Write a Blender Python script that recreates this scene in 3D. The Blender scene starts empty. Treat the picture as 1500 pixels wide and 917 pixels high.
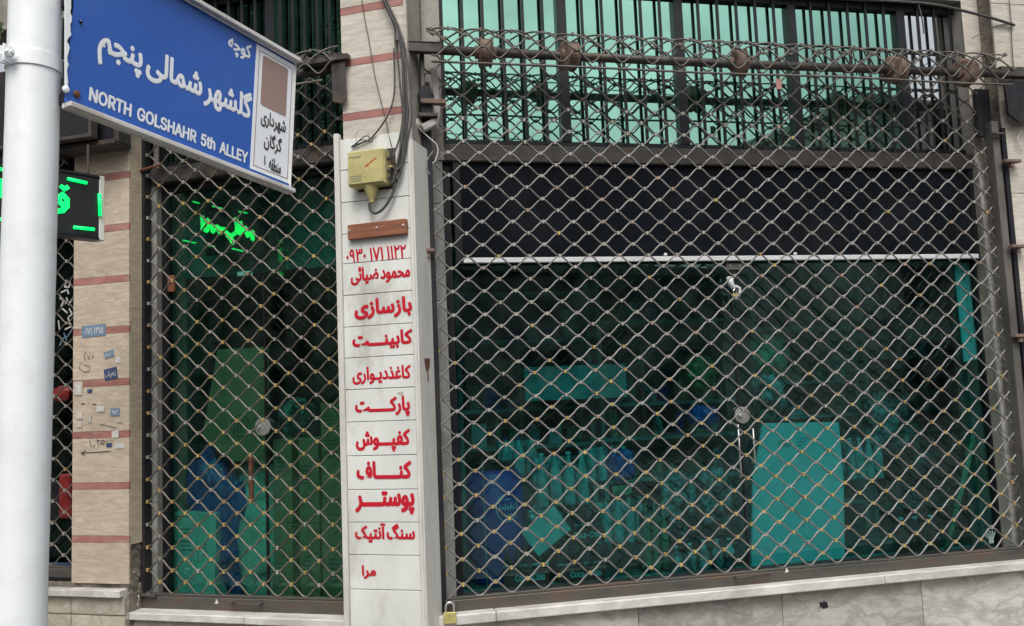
import bpy, bmesh, math, random
from mathutils import Matrix, Vector, noise
random.seed(7)
SC = bpy.context.scene
COL = SC.collection

# ------------------------------------------------------------------ camera
FPX = 1266.0                       # focal length in pixels of the 1500 px wide photograph
cam_u = Vector((-0.04080948, 0.99479535, -0.09336383))   # world axes seen in camera space
cam_x = Vector((0.99915962, 0.04098851, 0.0))
cam_f = Vector((0.00382684, -0.09328536, -0.99563206))
MW = Matrix((cam_x, cam_f, cam_u))                        # camera -> world rotation
CAM = Vector((0, 0, 1.55))
cd = bpy.data.cameras.new('camera')
cd.sensor_width = 36; cd.lens = FPX / 1500 * 36; cd.clip_end = 500; cd.clip_start = 0.05
cam = bpy.data.objects.new('camera', cd); COL.objects.link(cam)
cam.matrix_world = Matrix.Translation(CAM) @ MW.to_4x4()
SC.camera = cam

# ------------------------------------------------------------------ light
SC.view_settings.view_transform = 'Standard'
SC.view_settings.look = 'None'
SC.view_settings.exposure = 0.55
SC.view_settings.gamma = 1
world = bpy.data.worlds.new('World'); SC.world = world; world.use_nodes = True
wn = world.node_tree
bg = wn.nodes['Background']
sky = wn.nodes.new('ShaderNodeTexSky'); sky.sky_type = 'NISHITA'; sky.sun_disc = False
SUN_EL, SUN_AZ = math.radians(55), math.radians(180)
sky.sun_elevation = SUN_EL; sky.sun_rotation = SUN_AZ
sky.air_density = 1.2; sky.dust_density = 6.0; sky.ozone_density = 0.6
hs = wn.nodes.new('ShaderNodeHueSaturation'); hs.inputs['Saturation'].default_value = 0.30   # overcast: grey-white cloud
# broken cloud deck: soft lighter and darker patches all over the sky
tc = wn.nodes.new('ShaderNodeTexCoord'); cn = wn.nodes.new('ShaderNodeTexNoise'); cn.inputs['Scale'].default_value = 3.2; cn.inputs['Detail'].default_value = 7
cm = wn.nodes.new('ShaderNodeMapping'); cm.inputs['Scale'].default_value = (1, 1, 2.2)
wn.links.new(tc.outputs['Generated'], cm.inputs[0]); wn.links.new(cm.outputs[0], cn.inputs['Vector'])
cr_ = wn.nodes.new('ShaderNodeMapRange'); cr_.inputs['From Min'].default_value = .35; cr_.inputs['From Max'].default_value = .65; cr_.inputs['To Min'].default_value = .68; cr_.inputs['To Max'].default_value = 1.3
wn.links.new(cn.outputs[0], cr_.inputs[0])
cx = wn.nodes.new('ShaderNodeMix'); cx.data_type = 'RGBA'; cx.blend_type = 'MULTIPLY'; cx.inputs[0].default_value = 1
wn.links.new(sky.outputs[0], hs.inputs['Color']); wn.links.new(hs.outputs[0], cx.inputs[6]); wn.links.new(cr_.outputs[0], cx.inputs[7]); wn.links.new(cx.outputs[2], bg.inputs[0])
bg.inputs[1].default_value = 0.12
sd = bpy.data.lights.new('sun', 'SUN'); sd.energy = 1.0; sd.angle = math.radians(25); sd.color = (1, .97, .93)
sun = bpy.data.objects.new('sun', sd); COL.objects.link(sun)
# sun direction: azimuth measured like the sky texture (0 = +Y, clockwise)
sdir = Vector((math.sin(SUN_AZ) * math.cos(SUN_EL), math.cos(SUN_AZ) * math.cos(SUN_EL), math.sin(SUN_EL)))
sun.rotation_euler = sdir.to_track_quat('Z', 'Y').to_euler()

# ------------------------------------------------------------------ frames of the two facades
def frame(O, x):
    x = Vector(x).normalized(); z = Vector((0, 0, 1)); y = z.cross(x)
    m = Matrix((x, y, z)).transposed().to_4x4(); m.translation = O
    return m
aR, bL = 1.3617, 1.293
def ray(px, py): return MW @ Vector(((px - 750) / FPX, (458.5 - py) / FPX, -1))
def hit(F, px, py, d=0):
    """where the line of sight through a photo pixel meets the plane y=d of frame F -> (u, z) in metres"""
    Fi = F.inverted(); o = Fi @ CAM; v = Fi.to_3x3() @ ray(px, py)
    t = (d - o.y) / v.y; p = o + v * t
    return p.x, p.z
_r = ray(605, 500); E0 = CAM + _r * (4.2 / _r.y); E0.z = 0
L = frame(E0, (math.sin(bL), -math.cos(bL), 0))                 # left facade / pillar face, y points into the building
R = frame(E0 + L.to_3x3() @ Vector((0, .17, 0)), (math.sin(aR), math.cos(aR), 0))   # right shop front
def U(F, px, py=500, d=0): return hit(F, px, py, d)[0]
def Zc(F, px, py, d=0): return hit(F, px, py, d)[1]

# ------------------------------------------------------------------ materials
MATS = {}
def nodes_of(m): return m.node_tree.nodes, m.node_tree.links
def principled(name, col, rough=.6, metal=0, spec=.5, noise_amt=.15, scale=6, bump=.1, bscale=60, stretch=(1, 1, 1), dark=None, darkscale=2.5, darkamt=0.0, detail=6, coat=0):
    """plain coloured surface with grain, blotches of dirt or a second tone and fine relief, all in world space"""
    m = bpy.data.materials.new(name); m.use_nodes = True
    n, l = nodes_of(m); b = n['Principled BSDF']
    geo = n.new('ShaderNodeNewGeometry'); mp = n.new('ShaderNodeMapping'); mp.inputs['Scale'].default_value = stretch
    l.new(geo.outputs['Position'], mp.inputs['Vector'])
    t = n.new('ShaderNodeTexNoise'); t.inputs['Scale'].default_value = scale; t.inputs['Detail'].default_value = detail
    l.new(mp.outputs[0], t.inputs['Vector'])
    r = n.new('ShaderNodeMapRange'); r.inputs['From Min'].default_value = .3; r.inputs['From Max'].default_value = .7
    r.inputs['To Min'].default_value = 1 - noise_amt; r.inputs['To Max'].default_value = 1 + noise_amt
    l.new(t.outputs[0], r.inputs[0])
    mul = n.new('ShaderNodeMix'); mul.data_type = 'RGBA'; mul.blend_type = 'MULTIPLY'; mul.inputs[0].default_value = 1
    mul.inputs[6].default_value = (*col, 1); l.new(r.outputs[0], mul.inputs[7])
    out = mul.outputs[2]
    if dark:
        t2 = n.new('ShaderNodeTexNoise'); t2.inputs['Scale'].default_value = darkscale; t2.inputs['Detail'].default_value = 8; t2.inputs['Roughness'].default_value = .7
        l.new(mp.outputs[0], t2.inputs['Vector'])
        r2 = n.new('ShaderNodeMapRange'); r2.inputs['From Min'].default_value = .5 if darkamt < .9 else .44; r2.inputs['From Max'].default_value = .64 if darkamt < .9 else .56
        r2.inputs['To Min'].default_value = 0; r2.inputs['To Max'].default_value = darkamt
        l.new(t2.outputs[0], r2.inputs[0])
        mx = n.new('ShaderNodeMix'); mx.data_type = 'RGBA'; l.new(r2.outputs[0], mx.inputs[0]); l.new(out, mx.inputs[6]); mx.inputs[7].default_value = (*dark, 1)
        out = mx.outputs[2]
    l.new(out, b.inputs['Base Color'])
    b.inputs['Roughness'].default_value = rough; b.inputs['Metallic'].default_value = metal
    b.inputs['Specular IOR Level'].default_value = spec; b.inputs['Coat Weight'].default_value = coat
    if bump:
        t3 = n.new('ShaderNodeTexNoise'); t3.inputs['Scale'].default_value = bscale; t3.inputs['Detail'].default_value = 4
        l.new(mp.outputs[0], t3.inputs['Vector'])
        bp = n.new('ShaderNodeBump'); bp.inputs['Strength'].default_value = bump; bp.inputs['Distance'].default_value = .01
        l.new(t3.outputs[0], bp.inputs['Height']); l.new(bp.outputs[0], b.inputs['Normal'])
    MATS[name] = m
    return m
def veined(name, col, vein, scale=3, rough=.5, stretch=(1, 1, 1), amt=.6, bump=.05, spots=None, rnd=.10, wave_rot=(0,0,0), dist=.5):
    """layered stone: bands bent by noise; every tile (object) is a little lighter or darker"""
    m = principled(name, col, rough, noise_amt=.10, scale=14, bump=bump, stretch=stretch, dark=spots, darkscale=5, darkamt=.5 if spots else 0)
    n, l = nodes_of(m); b = n['Principled BSDF']
    base = b.inputs['Base Color'].links[0].from_socket
    geo = n.new('ShaderNodeNewGeometry'); mp = n.new('ShaderNodeMapping'); mp.inputs['Scale'].default_value = stretch; mp.inputs['Rotation'].default_value = wave_rot
    oi = n.new('ShaderNodeObjectInfo'); add = n.new('ShaderNodeVectorMath'); add.operation = 'MULTIPLY_ADD'
    comb = n.new('ShaderNodeCombineXYZ')
    for i in range(3): l.new(oi.outputs['Random'], comb.inputs[i])
    l.new(comb.outputs[0], add.inputs[0]); add.inputs[1].default_value = (7, 5, 9); l.new(geo.outputs['Position'], add.inputs[2])
    l.new(add.outputs[0], mp.inputs['Vector'])
    t = n.new('ShaderNodeTexNoise'); t.inputs['Scale'].default_value = scale; t.inputs['Detail'].default_value = 9; t.inputs['Roughness'].default_value = .62; t.inputs['Distortion'].default_value = dist
    l.new(mp.outputs[0], t.inputs['Vector'])
    cr = n.new('ShaderNodeValToRGB'); e = cr.color_ramp.elements
    e[0].position = .42; e[0].color = (0, 0, 0, 1); e[1].position = .5; e[1].color = (1, 1, 1, 1)
    e2 = cr.color_ramp.elements.new(.58); e2.color = (0, 0, 0, 1)
    l.new(t.outputs[0], cr.inputs[0])
    fm = n.new('ShaderNodeMath'); fm.operation = 'MULTIPLY'; fm.inputs[1].default_value = amt; l.new(cr.outputs[0], fm.inputs[0])
    mx = n.new('ShaderNodeMix'); mx.data_type = 'RGBA'; l.new(fm.outputs[0], mx.inputs[0]); l.new(base, mx.inputs[6]); mx.inputs[7].default_value = (*vein, 1)
    rr = n.new('ShaderNodeMapRange'); rr.inputs['To Min'].default_value = 1 - rnd; rr.inputs['To Max'].default_value = 1 + rnd
    l.new(oi.outputs['Random'], rr.inputs[0])
    m2 = n.new('ShaderNodeMix'); m2.data_type = 'RGBA'; m2.blend_type = 'MULTIPLY'; m2.inputs[0].default_value = 1
    l.new(mx.outputs[2], m2.inputs[6]); l.new(rr.outputs[0], m2.inputs[7]); l.new(m2.outputs[2], b.inputs['Base Color'])
    return m
def mirror_glass(name, tint, through, refl=.75, rough=.015, wavy=.02):
    """reflective coated window glass: tinted mirror over a tinted see-through layer"""
    m = bpy.data.materials.new(name); m.use_nodes = True
    n, l = nodes_of(m); n.remove(n['Principled BSDF']); out = n['Material Output']
    g = n.new('ShaderNodeBsdfGlossy'); g.inputs['Color'].default_value = (*tint, 1); g.inputs['Roughness'].default_value = rough
    t = n.new('ShaderNodeBsdfTransparent'); t.inputs['Color'].default_value = (*through, 1)
    lw = n.new('ShaderNodeLayerWeight'); lw.inputs['Blend'].default_value = .25
    mr = n.new('ShaderNodeMapRange'); mr.inputs['To Min'].default_value = refl; mr.inputs['To Max'].default_value = min(1, refl + .35)
    l.new(lw.outputs['Fresnel'], mr.inputs[0])
    geo = n.new('ShaderNodeNewGeometry'); nt = n.new('ShaderNodeTexNoise'); nt.inputs['Scale'].default_value = 2.2; nt.inputs['Detail'].default_value = 1
    l.new(geo.outputs['Position'], nt.inputs['Vector'])
    bp = n.new('ShaderNodeBump'); bp.inputs['Strength'].default_value = wavy; bp.inputs['Distance'].default_value = .05
    l.new(nt.outputs[0], bp.inputs['Height']); l.new(bp.outputs[0], g.inputs['Normal'])
    # thin film of dust
    d = n.new('ShaderNodeBsdfDiffuse'); d.inputs['Color'].default_value = (.35, .42, .38, 1)
    nd = n.new('ShaderNodeTexNoise'); nd.inputs['Scale'].default_value = 9; nd.inputs['Detail'].default_value = 8
    l.new(geo.outputs['Position'], nd.inputs['Vector'])
    rd = n.new('ShaderNodeMapRange'); rd.inputs['From Min'].default_value = .4; rd.inputs['From Max'].default_value = .8; rd.inputs['To Max'].default_value = .035
    l.new(nd.outputs[0], rd.inputs[0])
    mx = n.new('ShaderNodeMixShader'); l.new(mr.outputs[0], mx.inputs[0]); l.new(t.outputs[0], mx.inputs[1]); l.new(g.outputs[0], mx.inputs[2])
    m3 = n.new('ShaderNodeMixShader'); l.new(rd.outputs[0], m3.inputs[0]); l.new(mx.outputs[0], m3.inputs[1]); l.new(d.outputs[0], m3.inputs[2])
    l.new(m3.outputs[0], out.inputs['Surface']); MATS[name] = m
    return m
def emissive(name, col, s):
    m = bpy.data.materials.new(name); m.use_nodes = True
    b = m.node_tree.nodes['Principled BSDF']; b.inputs['Base Color'].default_value = (*col, 1)
    b.inputs['Emission Color'].default_value = (*col, 1); b.inputs['Emission Strength'].default_value = s
    # uneven brightness from diode to diode
    n, l = nodes_of(m); geo = n.new('ShaderNodeNewGeometry'); v = n.new('ShaderNodeTexVoronoi'); v.inputs['Scale'].default_value = 90
    l.new(geo.outputs['Position'], v.inputs['Vector']); r = n.new('ShaderNodeMapRange'); r.inputs['To Min'].default_value = s * 1.5; r.inputs['To Max'].default_value = s * .5
    l.new(v.outputs['Distance'], r.inputs[0]); l.new(r.outputs[0], b.inputs['Emission Strength'])
    MATS[name] = m
    return m
veined('travertine', (.52, .44, .345), (.33, .26, .185), 5, .6, (1.2, 1.2, 5), .5, .12, (.40, .32, .24), .08)
veined('travertine_light', (.53, .495, .43), (.36, .32, .265), 5, .6, (1.2, 1.2, 6), .5, .12, (.35, .31, .26), .06)
principled('pink_stone', (.33, .14, .12), .6, noise_amt=.22, scale=9, stretch=(1, 1, 3), dark=(.42, .33, .26), darkscale=4, darkamt=.6)
principled('mortar', (.20, .175, .145), .95, noise_amt=.5, scale=18, bump=1.0, bscale=45, dark=(.05, .045, .04), darkscale=9, darkamt=.8)
principled('concrete', (.30, .285, .25), .9, noise_amt=.2, scale=7, bump=.4, bscale=80, stretch=(1, 1, .5), dark=(.12, .11, .095), darkscale=4, darkamt=.7)
veined('grey_marble', (.46, .45, .415), (.22, .215, .19), 4, .45, (1, 1, 2.4), .6, .08, (.18, .175, .16), .20, (0, .6, 0))
veined('jamb_marble', (.30, .30, .28), (.17, .17, .16), 5, .45, (2, 2, .5), .5, .08, (.14, .14, .13), .10)
veined('sill_marble', (.56, .55, .52), (.33, .32, .30), 4, .4, (.5, 1, 1), .5, .1, (.24, .23, .21), .08)
veined('rough_stone', (.38, .345, .28), (.24, .21, .16), 6, .8, (1, 1, 1.4), .5, .5, (.50, .48, .43), .12)
principled('white_panel', (.65, .665, .635), .4, noise_amt=.10, scale=5, bump=.03, stretch=(1, 1, .5), dark=(.40, .385, .33), darkscale=3.2, darkamt=.75)
principled('white_frame', (.60, .595, .56), .4, noise_amt=.08, scale=8, bump=.03, stretch=(3, 3, .5), dark=(.36, .34, .29), darkscale=5, darkamt=.4)
principled('red_vinyl', (.52, .012, .03), .35, noise_amt=.06, bump=0)
principled('black_vinyl', (.02, .02, .022), .4, noise_amt=.06, bump=0)
principled('ink', (.05, .045, .045), .7, noise_amt=.2, bump=0)
principled('track_black', (.012, .0125, .017), .5, noise_amt=.3, scale=9, bump=.1, stretch=(1, 1, .4), dark=(.05, .04, .034), darkscale=6, darkamt=.5, spec=.3)
principled('frame_black', (.012, .013, .017), .4, noise_amt=.2, bump=.02, spec=.3)
principled('dark_steel', (.055, .05, .046), .55, metal=.3, noise_amt=.3, scale=12, bump=.15, dark=(.12, .075, .05), darkscale=9, darkamt=.5)
principled('weathered_steel', (.13, .12, .11), .65, metal=.2, noise_amt=.4, scale=8, bump=.2, stretch=(1, 1, .35), dark=(.02, .02, .022), darkscale=4, darkamt=.85)
principled('rail_steel', (.10, .096, .085), .5, metal=.45, noise_amt=.25, scale=7, bump=.1, stretch=(.6, .6, 2), dark=(.14, .08, .05), darkscale=7, darkamt=.6)
principled('wire_left', (.15, .135, .11), .5, metal=.35, noise_amt=.4, scale=14, bump=.1, dark=(.07, .05, .035), darkscale=5, darkamt=.8)
principled('wire_steel', (.205, .20, .188), .5, metal=.35, noise_amt=.35, scale=14, bump=.1, dark=(.095, .085, .07), darkscale=5, darkamt=.7)
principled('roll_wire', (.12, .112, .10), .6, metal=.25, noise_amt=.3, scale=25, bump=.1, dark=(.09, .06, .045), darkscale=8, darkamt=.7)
principled('clip_grey', (.36, .345, .31), .45, metal=.3, noise_amt=.3, scale=30, bump=0)
principled('clip_brass', (.55, .38, .12), .4, metal=.4, noise_amt=.35, scale=30, bump=0)
principled('clip_rust', (.36, .24, .17), .6, metal=.2, noise_amt=.3, scale=30, bump=0)
principled('drum_rust', (.17, .115, .09), .8, noise_amt=.35, scale=10, bump=.3, dark=(.07, .04, .03), darkscale=7, darkamt=.7)
principled('navy_cloth', (.0050, .0072, .0108), .85, dark=(.016, .017, .020), darkscale=2, darkamt=.6, noise_amt=.3, scale=4, bump=.05, bscale=200, spec=.12)
principled('white_metal', (.72, .74, .74), .35, noise_amt=.05, bump=0)
principled('pole_paint', (.86, .90, .92), .3, noise_amt=.025, scale=5, bump=.18, bscale=12, dark=(.66, .68, .68), darkscale=12, darkamt=.3, coat=.3)
principled('sign_blue', (.020, .105, .45), .35, noise_amt=.06, scale=3, bump=.01, dark=(.05, .13, .42), darkscale=3, darkamt=.3)
principled('sign_white', (.82, .86, .90), .35, noise_amt=.03, bump=0)
principled('sign_brown', (.33, .225, .195), .45, noise_amt=.05, bump=0)
principled('sign_rim', (.62, .61, .59), .4, noise_amt=.12, scale=10, bump=.06, dark=(.33, .29, .24), darkscale=6, darkamt=.5)
principled('rust', (.14, .055, .03), .85, noise_amt=.4, scale=30, bump=.5)
principled('wood_brown', (.23, .085, .04), .6, noise_amt=.3, scale=6, bump=.2, stretch=(1, 1, 12), dark=(.10, .04, .025), darkscale=5, darkamt=.6)
principled('box_yellow', (.44, .40, .17), .5, noise_amt=.12, scale=10, bump=.06, dark=(.26, .22, .11), darkscale=7, darkamt=.6)
principled('cable_black', (.06, .058, .055), .6, noise_amt=.3, scale=30, bump=.05)
principled('cable_white', (.5, .5, .47), .5, noise_amt=.2, bump=0)
principled('brass', (.62, .55, .22), .35, metal=.5, noise_amt=.15, scale=40, bump=.05)
principled('steel_bright', (.6, .6, .58), .3, metal=.8, noise_amt=.1, bump=.02)
principled('grey_plate', (.32, .32, .30), .4, metal=.4, noise_amt=.15, bump=.02)
principled('interior_wall', (.05, .085, .075), .8, noise_amt=.3, scale=1.5, bump=.1)
principled('screen_grey', (.15, .22, .21), .8, noise_amt=.15, scale=2, bump=.02)
principled('interior_floor', (.10, .10, .09), .6, noise_amt=.2, bump=.05)
principled('shelf_metal', (.34, .46, .42), .5, noise_amt=.15, bump=0)
principled('cardboard', (.60, .27, .16), .8, noise_amt=.12, scale=4, bump=.1, stretch=(1, 1, 3))
principled('parcel_tape', (.20, .10, .05), .3, noise_amt=.15, bump=0)
principled('board_white', (.74, .76, .76), .4, noise_amt=.03, bump=0)
principled('print_dark', (.10, .12, .12), .5, noise_amt=.3, bump=0)
principled('blue_plastic', (.012, .045, .36), .3, noise_amt=.2, scale=4, bump=.1, bscale=12)
principled('blue_film', (.015, .09, .40), .2, noise_amt=.4, scale=14, bump=.8, bscale=22)
principled('sack_white', (.60, .64, .60), .45, noise_amt=.25, scale=9, bump=1.0, bscale=18)
principled('film_clear', (.40, .45, .44), .10, noise_amt=.8, scale=22, bump=1.0, bscale=34, dark=(.03, .05, .05), darkscale=9, darkamt=.97)  # strong pale and dark blotches paint in the highlights of crumpled film
principled('water', (.34, .46, .44), .08, noise_amt=.35, scale=22, bump=.2, coat=.6)
principled('bottle_green', (.06, .22, .13), .1, noise_amt=.3, scale=16, bump=.1, coat=.5)
principled('cola_red', (.50, .04, .035), .4, noise_amt=.2, bump=0)
principled('cola_dark', (.035, .018, .015), .15, noise_amt=.3, bump=0, coat=.5)
principled('foil_gold', (.40, .26, .10), .3, metal=.3, noise_amt=.5, scale=20, bump=.8, bscale=30)
principled('foil_green', (.30, .34, .20), .3, metal=.2, noise_amt=.6, scale=24, bump=.8, bscale=30)
principled('red_thing', (.20, .02, .018), .4, noise_amt=.2, bump=.05)
principled('black_plastic', (.012, .012, .014), .35, noise_amt=.2, bump=.02)
principled('bamboo', (.34, .36, .20), .6, noise_amt=.2, scale=9, bump=.1)
principled('cloth_grey', (.35, .33, .32), .9, noise_amt=.2, scale=14, bump=.5)
principled('sticker_blue', (.15, .23, .33), .6, noise_amt=.15, scale=20, bump=0)
principled('sticker_white', (.56, .56, .53), .6, noise_amt=.15, scale=20, bump=0)
principled('sticker_navy', (.05, .07, .16), .5, noise_amt=.15, scale=20, bump=0)
principled('sticker_faded', (.48, .45, .40), .7, noise_amt=.2, scale=20, bump=0)
principled('asphalt', (.05, .05, .05), .9, noise_amt=.3, scale=20, bump=.4)
principled('paving', (.22, .21, .19), .85, noise_amt=.2, scale=6, bump=.3)
principled('far_wall', (.20, .18, .15), .85, noise_amt=.2, scale=1, bump=.1)
principled('far_wall_light', (.40, .38, .34), .85, noise_amt=.2, scale=1, bump=.1)
principled('far_trim', (.30, .28, .25), .8, noise_amt=.2, scale=1, bump=.1)
principled('leaf', (.045, .09, .025), .6, noise_amt=.5, scale=4, bump=0)
principled('leaf_light', (.08, .14, .04), .6, noise_amt=.5, scale=4, bump=0)
principled('bark', (.09, .065, .045), .9, noise_amt=.4, scale=8, bump=.6)
mirror_glass('green_mirror', (.32, .62, .505), (.05, .13, .10), .86)
mirror_glass('grey_mirror', (.70, .75, .76), (.15, .17, .17), .80)
mirror_glass('dark_mirror', (.14, .38, .30), (.05, .13, .10), .7)
mirror_glass('black_mirror', (.05, .10, .085), (.06, .10, .09), .6)
mirror_glass('shop_glass', (.55, .70, .66), (.42, .86, .86), .135)
mirror_glass('door_glass', (.50, .70, .62), (.48, .82, .76), .10)
emissive('led_green', (.0, .75, .13), 1.15)
emissive('led_dim', (.03, .85, .15), .9)

# ------------------------------------------------------------------ object helpers
WORLDM = {}
def props(o, label=None, cat=None, group=None, kind=None):
    for k, v in (('label', label), ('category', cat), ('group', group), ('kind', kind)):
        if v: o[k] = v
    return o
def empty(name, F, u, d, z, label, cat, group=None):
    """Empty at a thing's base, standing at (u,d,z) of frame F"""
    o = bpy.data.objects.new(name, None); COL.objects.link(o); o.empty_display_size = .1
    m = F @ Matrix.Translation((u, d, z)); o.matrix_world = m; WORLDM[o] = m
    return props(o, label, cat, group)
class MB:
    """collects shapes (coordinates of one frame, in metres) for ONE mesh object"""
    def __init__(s): s.v = []; s.f = []; s.m = []
    def add(s, vs, fs, mi=0):
        o = len(s.v); s.v += [tuple(v) for v in vs]; s.f += [tuple(i + o for i in f) for f in fs]; s.m += [mi] * len(fs); return s
    def box(s, u0, u1, d0, d1, z0, z1, mi=0, rot=0, M=None):
        u0, u1 = min(u0, u1), max(u0, u1); d0, d1 = min(d0, d1), max(d0, d1); z0, z1 = min(z0, z1), max(z0, z1)
        vs = [Vector((x, y, z)) for z in (z0, z1) for y in (d0, d1) for x in (u0, u1)]
        if rot:
            c = Vector(((u0 + u1) / 2, (d0 + d1) / 2, (z0 + z1) / 2)); r = Matrix.Rotation(rot, 3, 'Y')
            vs = [c + r @ (v - c) for v in vs]
        if M: vs = [M @ v for v in vs]
        return s.add(vs, [(0, 2, 3, 1), (4, 5, 7, 6), (0, 1, 5, 4), (2, 6, 7, 3), (0, 4, 6, 2), (1, 3, 7, 5)], mi)
    def prism(s, poly, d0, d1, mi=0):
        n = len(poly); vs = [(x, d0, z) for x, z in poly] + [(x, d1, z) for x, z in poly]
        a = sum(poly[i][0] * poly[(i + 1) % n][1] - poly[(i + 1) % n][0] * poly[i][1] for i in range(n))
        fs = [tuple(range(n)), tuple(range(2 * n - 1, n - 1, -1))] + [(i, i + n, (i + 1) % n + n, (i + 1) % n) for i in range(n)]
        if a < 0: fs = [f[::-1] for f in fs]
        return s.add(vs, fs, mi)
    def tube(s, pts, r, n=6, mi=0, cap=True):
        pts = [Vector(p) for p in pts]; k = len(pts); rs = r if isinstance(r, (list, tuple)) else [r] * k
        vs = []; up = None
        for i, p in enumerate(pts):
            t = (pts[min(i + 1, k - 1)] - pts[max(i - 1, 0)]).normalized()
            if up is None:
                up = Vector((0, 1, 0)) if abs(t.y) < .9 else Vector((1, 0, 0))
            a = (up - t * up.dot(t)).normalized(); b = t.cross(a); up = a
            for j in range(n):
                w = 2 * math.pi * j / n; vs.append(p + (a * math.cos(w) + b * math.sin(w)) * rs[i])
        fs = [(i * n + j, i * n + (j + 1) % n, (i + 1) * n + (j + 1) % n, (i + 1) * n + j) for i in range(k - 1) for j in range(n)]
        if cap: fs += [tuple(range(n))[::-1], tuple(range((k - 1) * n, k * n))]
        return s.add(vs, fs, mi)
    def lathe(s, c, prof, n=20, mi=0, axis='Z'):
        """prof: (radius, height) pairs along the axis"""
        vs = []
        for r, h in prof:
            for j in range(n):
                w = 2 * math.pi * j / n; a, b = r * math.cos(w), r * math.sin(w)
                vs.append((c[0] + a, c[1] + b, c[2] + h) if axis == 'Z' else ((c[0] + a, c[1] - h, c[2] + b) if axis == 'Y' else (c[0] + h, c[1] + a, c[2] + b)))
        k = len(prof)
        fs = [(i * n + j, i * n + (j + 1) % n, (i + 1) * n + (j + 1) % n, (i + 1) * n + j) for i in range(k - 1) for j in range(n)]
        fs += [tuple(range(n))[::-1], tuple(range((k - 1) * n, k * n))]
        return s.add(vs, fs, mi)
    def blob(s, c, rad, seed=0, amp=.2, fr=2.2, seg=20, rings=12, sq=1.0, mi=0):
        vs = [];
        for i in range(rings + 1):
            ph = math.pi * i / rings
            for j in range(seg):
                th = 2 * math.pi * j / seg
                v = Vector((math.sin(ph) * math.cos(th), math.sin(ph) * math.sin(th), math.cos(ph)))
                if sq != 1: v = Vector([math.copysign(abs(q) ** sq, q) for q in v])
                k = 1 + amp * noise.noise(v * fr + Vector((seed * 3.1, seed, 0))) + amp * .4 * noise.noise(v * fr * 3 + Vector((seed, 0, 5)))
                vs.append((c[0] + v.x * rad[0] * k, c[1] + v.y * rad[1] * k, c[2] + v.z * rad[2] * k))
        fs = [(i * seg + j, (i + 1) * seg + j, (i + 1) * seg + (j + 1) % seg, i * seg + (j + 1) % seg) for i in range(rings) for j in range(seg)]
        return s.add(vs, fs, mi)
    def build(s, name, mat, parent=None, F=None, bevel=0, smooth=False, label=None, cat=None, group=None, kind=None, fix=True):
        F = F or R
        xs = [v[0] for v in s.v]; ys = [v[1] for v in s.v]; zs = [v[2] for v in s.v]
        c = Vector(((min(xs) + max(xs)) / 2, (min(ys) + max(ys)) / 2, min(zs)))
        me = bpy.data.meshes.new(name); me.from_pydata([tuple(Vector(v) - c) for v in s.v], [], s.f)
        for mm in (mat if isinstance(mat, (list, tuple)) else [mat]): me.materials.append(MATS[mm])
        for p, mi in zip(me.polygons, s.m): p.material_index = mi
        bm = bmesh.new(); bm.from_mesh(me)
        if fix: bmesh.ops.recalc_face_normals(bm, faces=bm.faces)
        if bevel: bmesh.ops.bevel(bm, geom=bm.edges[:], offset=bevel, segments=1, affect='EDGES', clamp_overlap=True)
        bm.to_mesh(me); bm.free()
        if smooth:
            for p in me.polygons: p.use_smooth = True
        o = bpy.data.objects.new(name, me); COL.objects.link(o)
        m = F @ Matrix.Translation(c)
        if parent is not None:
            o.parent = parent; o.matrix_basis = WORLDM[parent].inverted() @ m
        else: o.matrix_basis = m
        WORLDM[o] = m
        return props(o, label, cat, group, kind)
def dup(src, parent, m):
    o = src.copy(); COL.objects.link(o); o.parent = parent
    o.matrix_basis = (WORLDM[parent].inverted() @ m) if parent else m; WORLDM[o] = m
    return o
def wall_rect(F, d, x0, x1, y0, y1, ym=None):
    """photo-pixel rectangle laid on plane y=d of frame F -> (u0,u1,z0,z1)"""
    ym = ym or (y0 + y1) / 2; xm = (x0 + x1) / 2
    return U(F, x0, ym, d), U(F, x1, ym, d), Zc(F, xm, y1, d), Zc(F, xm, y0, d)

# ---- lettering: Arabic-script shaping (presentation forms), turned into flat meshes
FORMS = {'ا': (0xFE8D, 0xFE8E), 'آ': (0xFE81, 0xFE82), 'د': (0xFEA9, 0xFEAA), 'ذ': (0xFEAB, 0xFEAC), 'ر': (0xFEAD, 0xFEAE), 'ز': (0xFEAF, 0xFEB0), 'و': (0xFEED, 0xFEEE)}
for ch, b0 in (('ب', 0xFE8F), ('پ', 0xFB56), ('ت', 0xFE95), ('ج', 0xFE9D), ('چ', 0xFB7A), ('ح', 0xFEA1), ('س', 0xFEB1), ('ش', 0xFEB5), ('ض', 0xFEBD), ('ط', 0xFEC1), ('غ', 0xFECD), ('ف', 0xFED1), ('ق', 0xFED5), ('ک', 0xFB8E), ('گ', 0xFB92), ('ل', 0xFEDD), ('م', 0xFEE1), ('ن', 0xFEE5), ('ه', 0xFEE9), ('ی', 0xFBFC), ('ئ', 0xFE89)):
    FORMS[ch] = (b0, b0 + 1, b0 + 2, b0 + 3)
def shape(s):
    out = []
    for w in s.split(' '):
        g = []
        for i, c in enumerate(w):
            if c == 'ـ': g.append(c); continue
            if c not in FORMS: g.append(c); continue
            pj = i > 0 and (w[i - 1] == 'ـ' or len(FORMS.get(w[i - 1], ())) == 4)
            nj = i < len(w) - 1 and len(FORMS[c]) == 4 and (w[i + 1] in FORMS or w[i + 1] == 'ـ')
            k = 3 if (pj and nj) else 2 if nj else 1 if pj else 0
            g.append(chr(FORMS[c][k]))
        out.append(''.join(reversed(g)) if any(c in FORMS for c in w) else w)
    return ' '.join(reversed(out))
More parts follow.
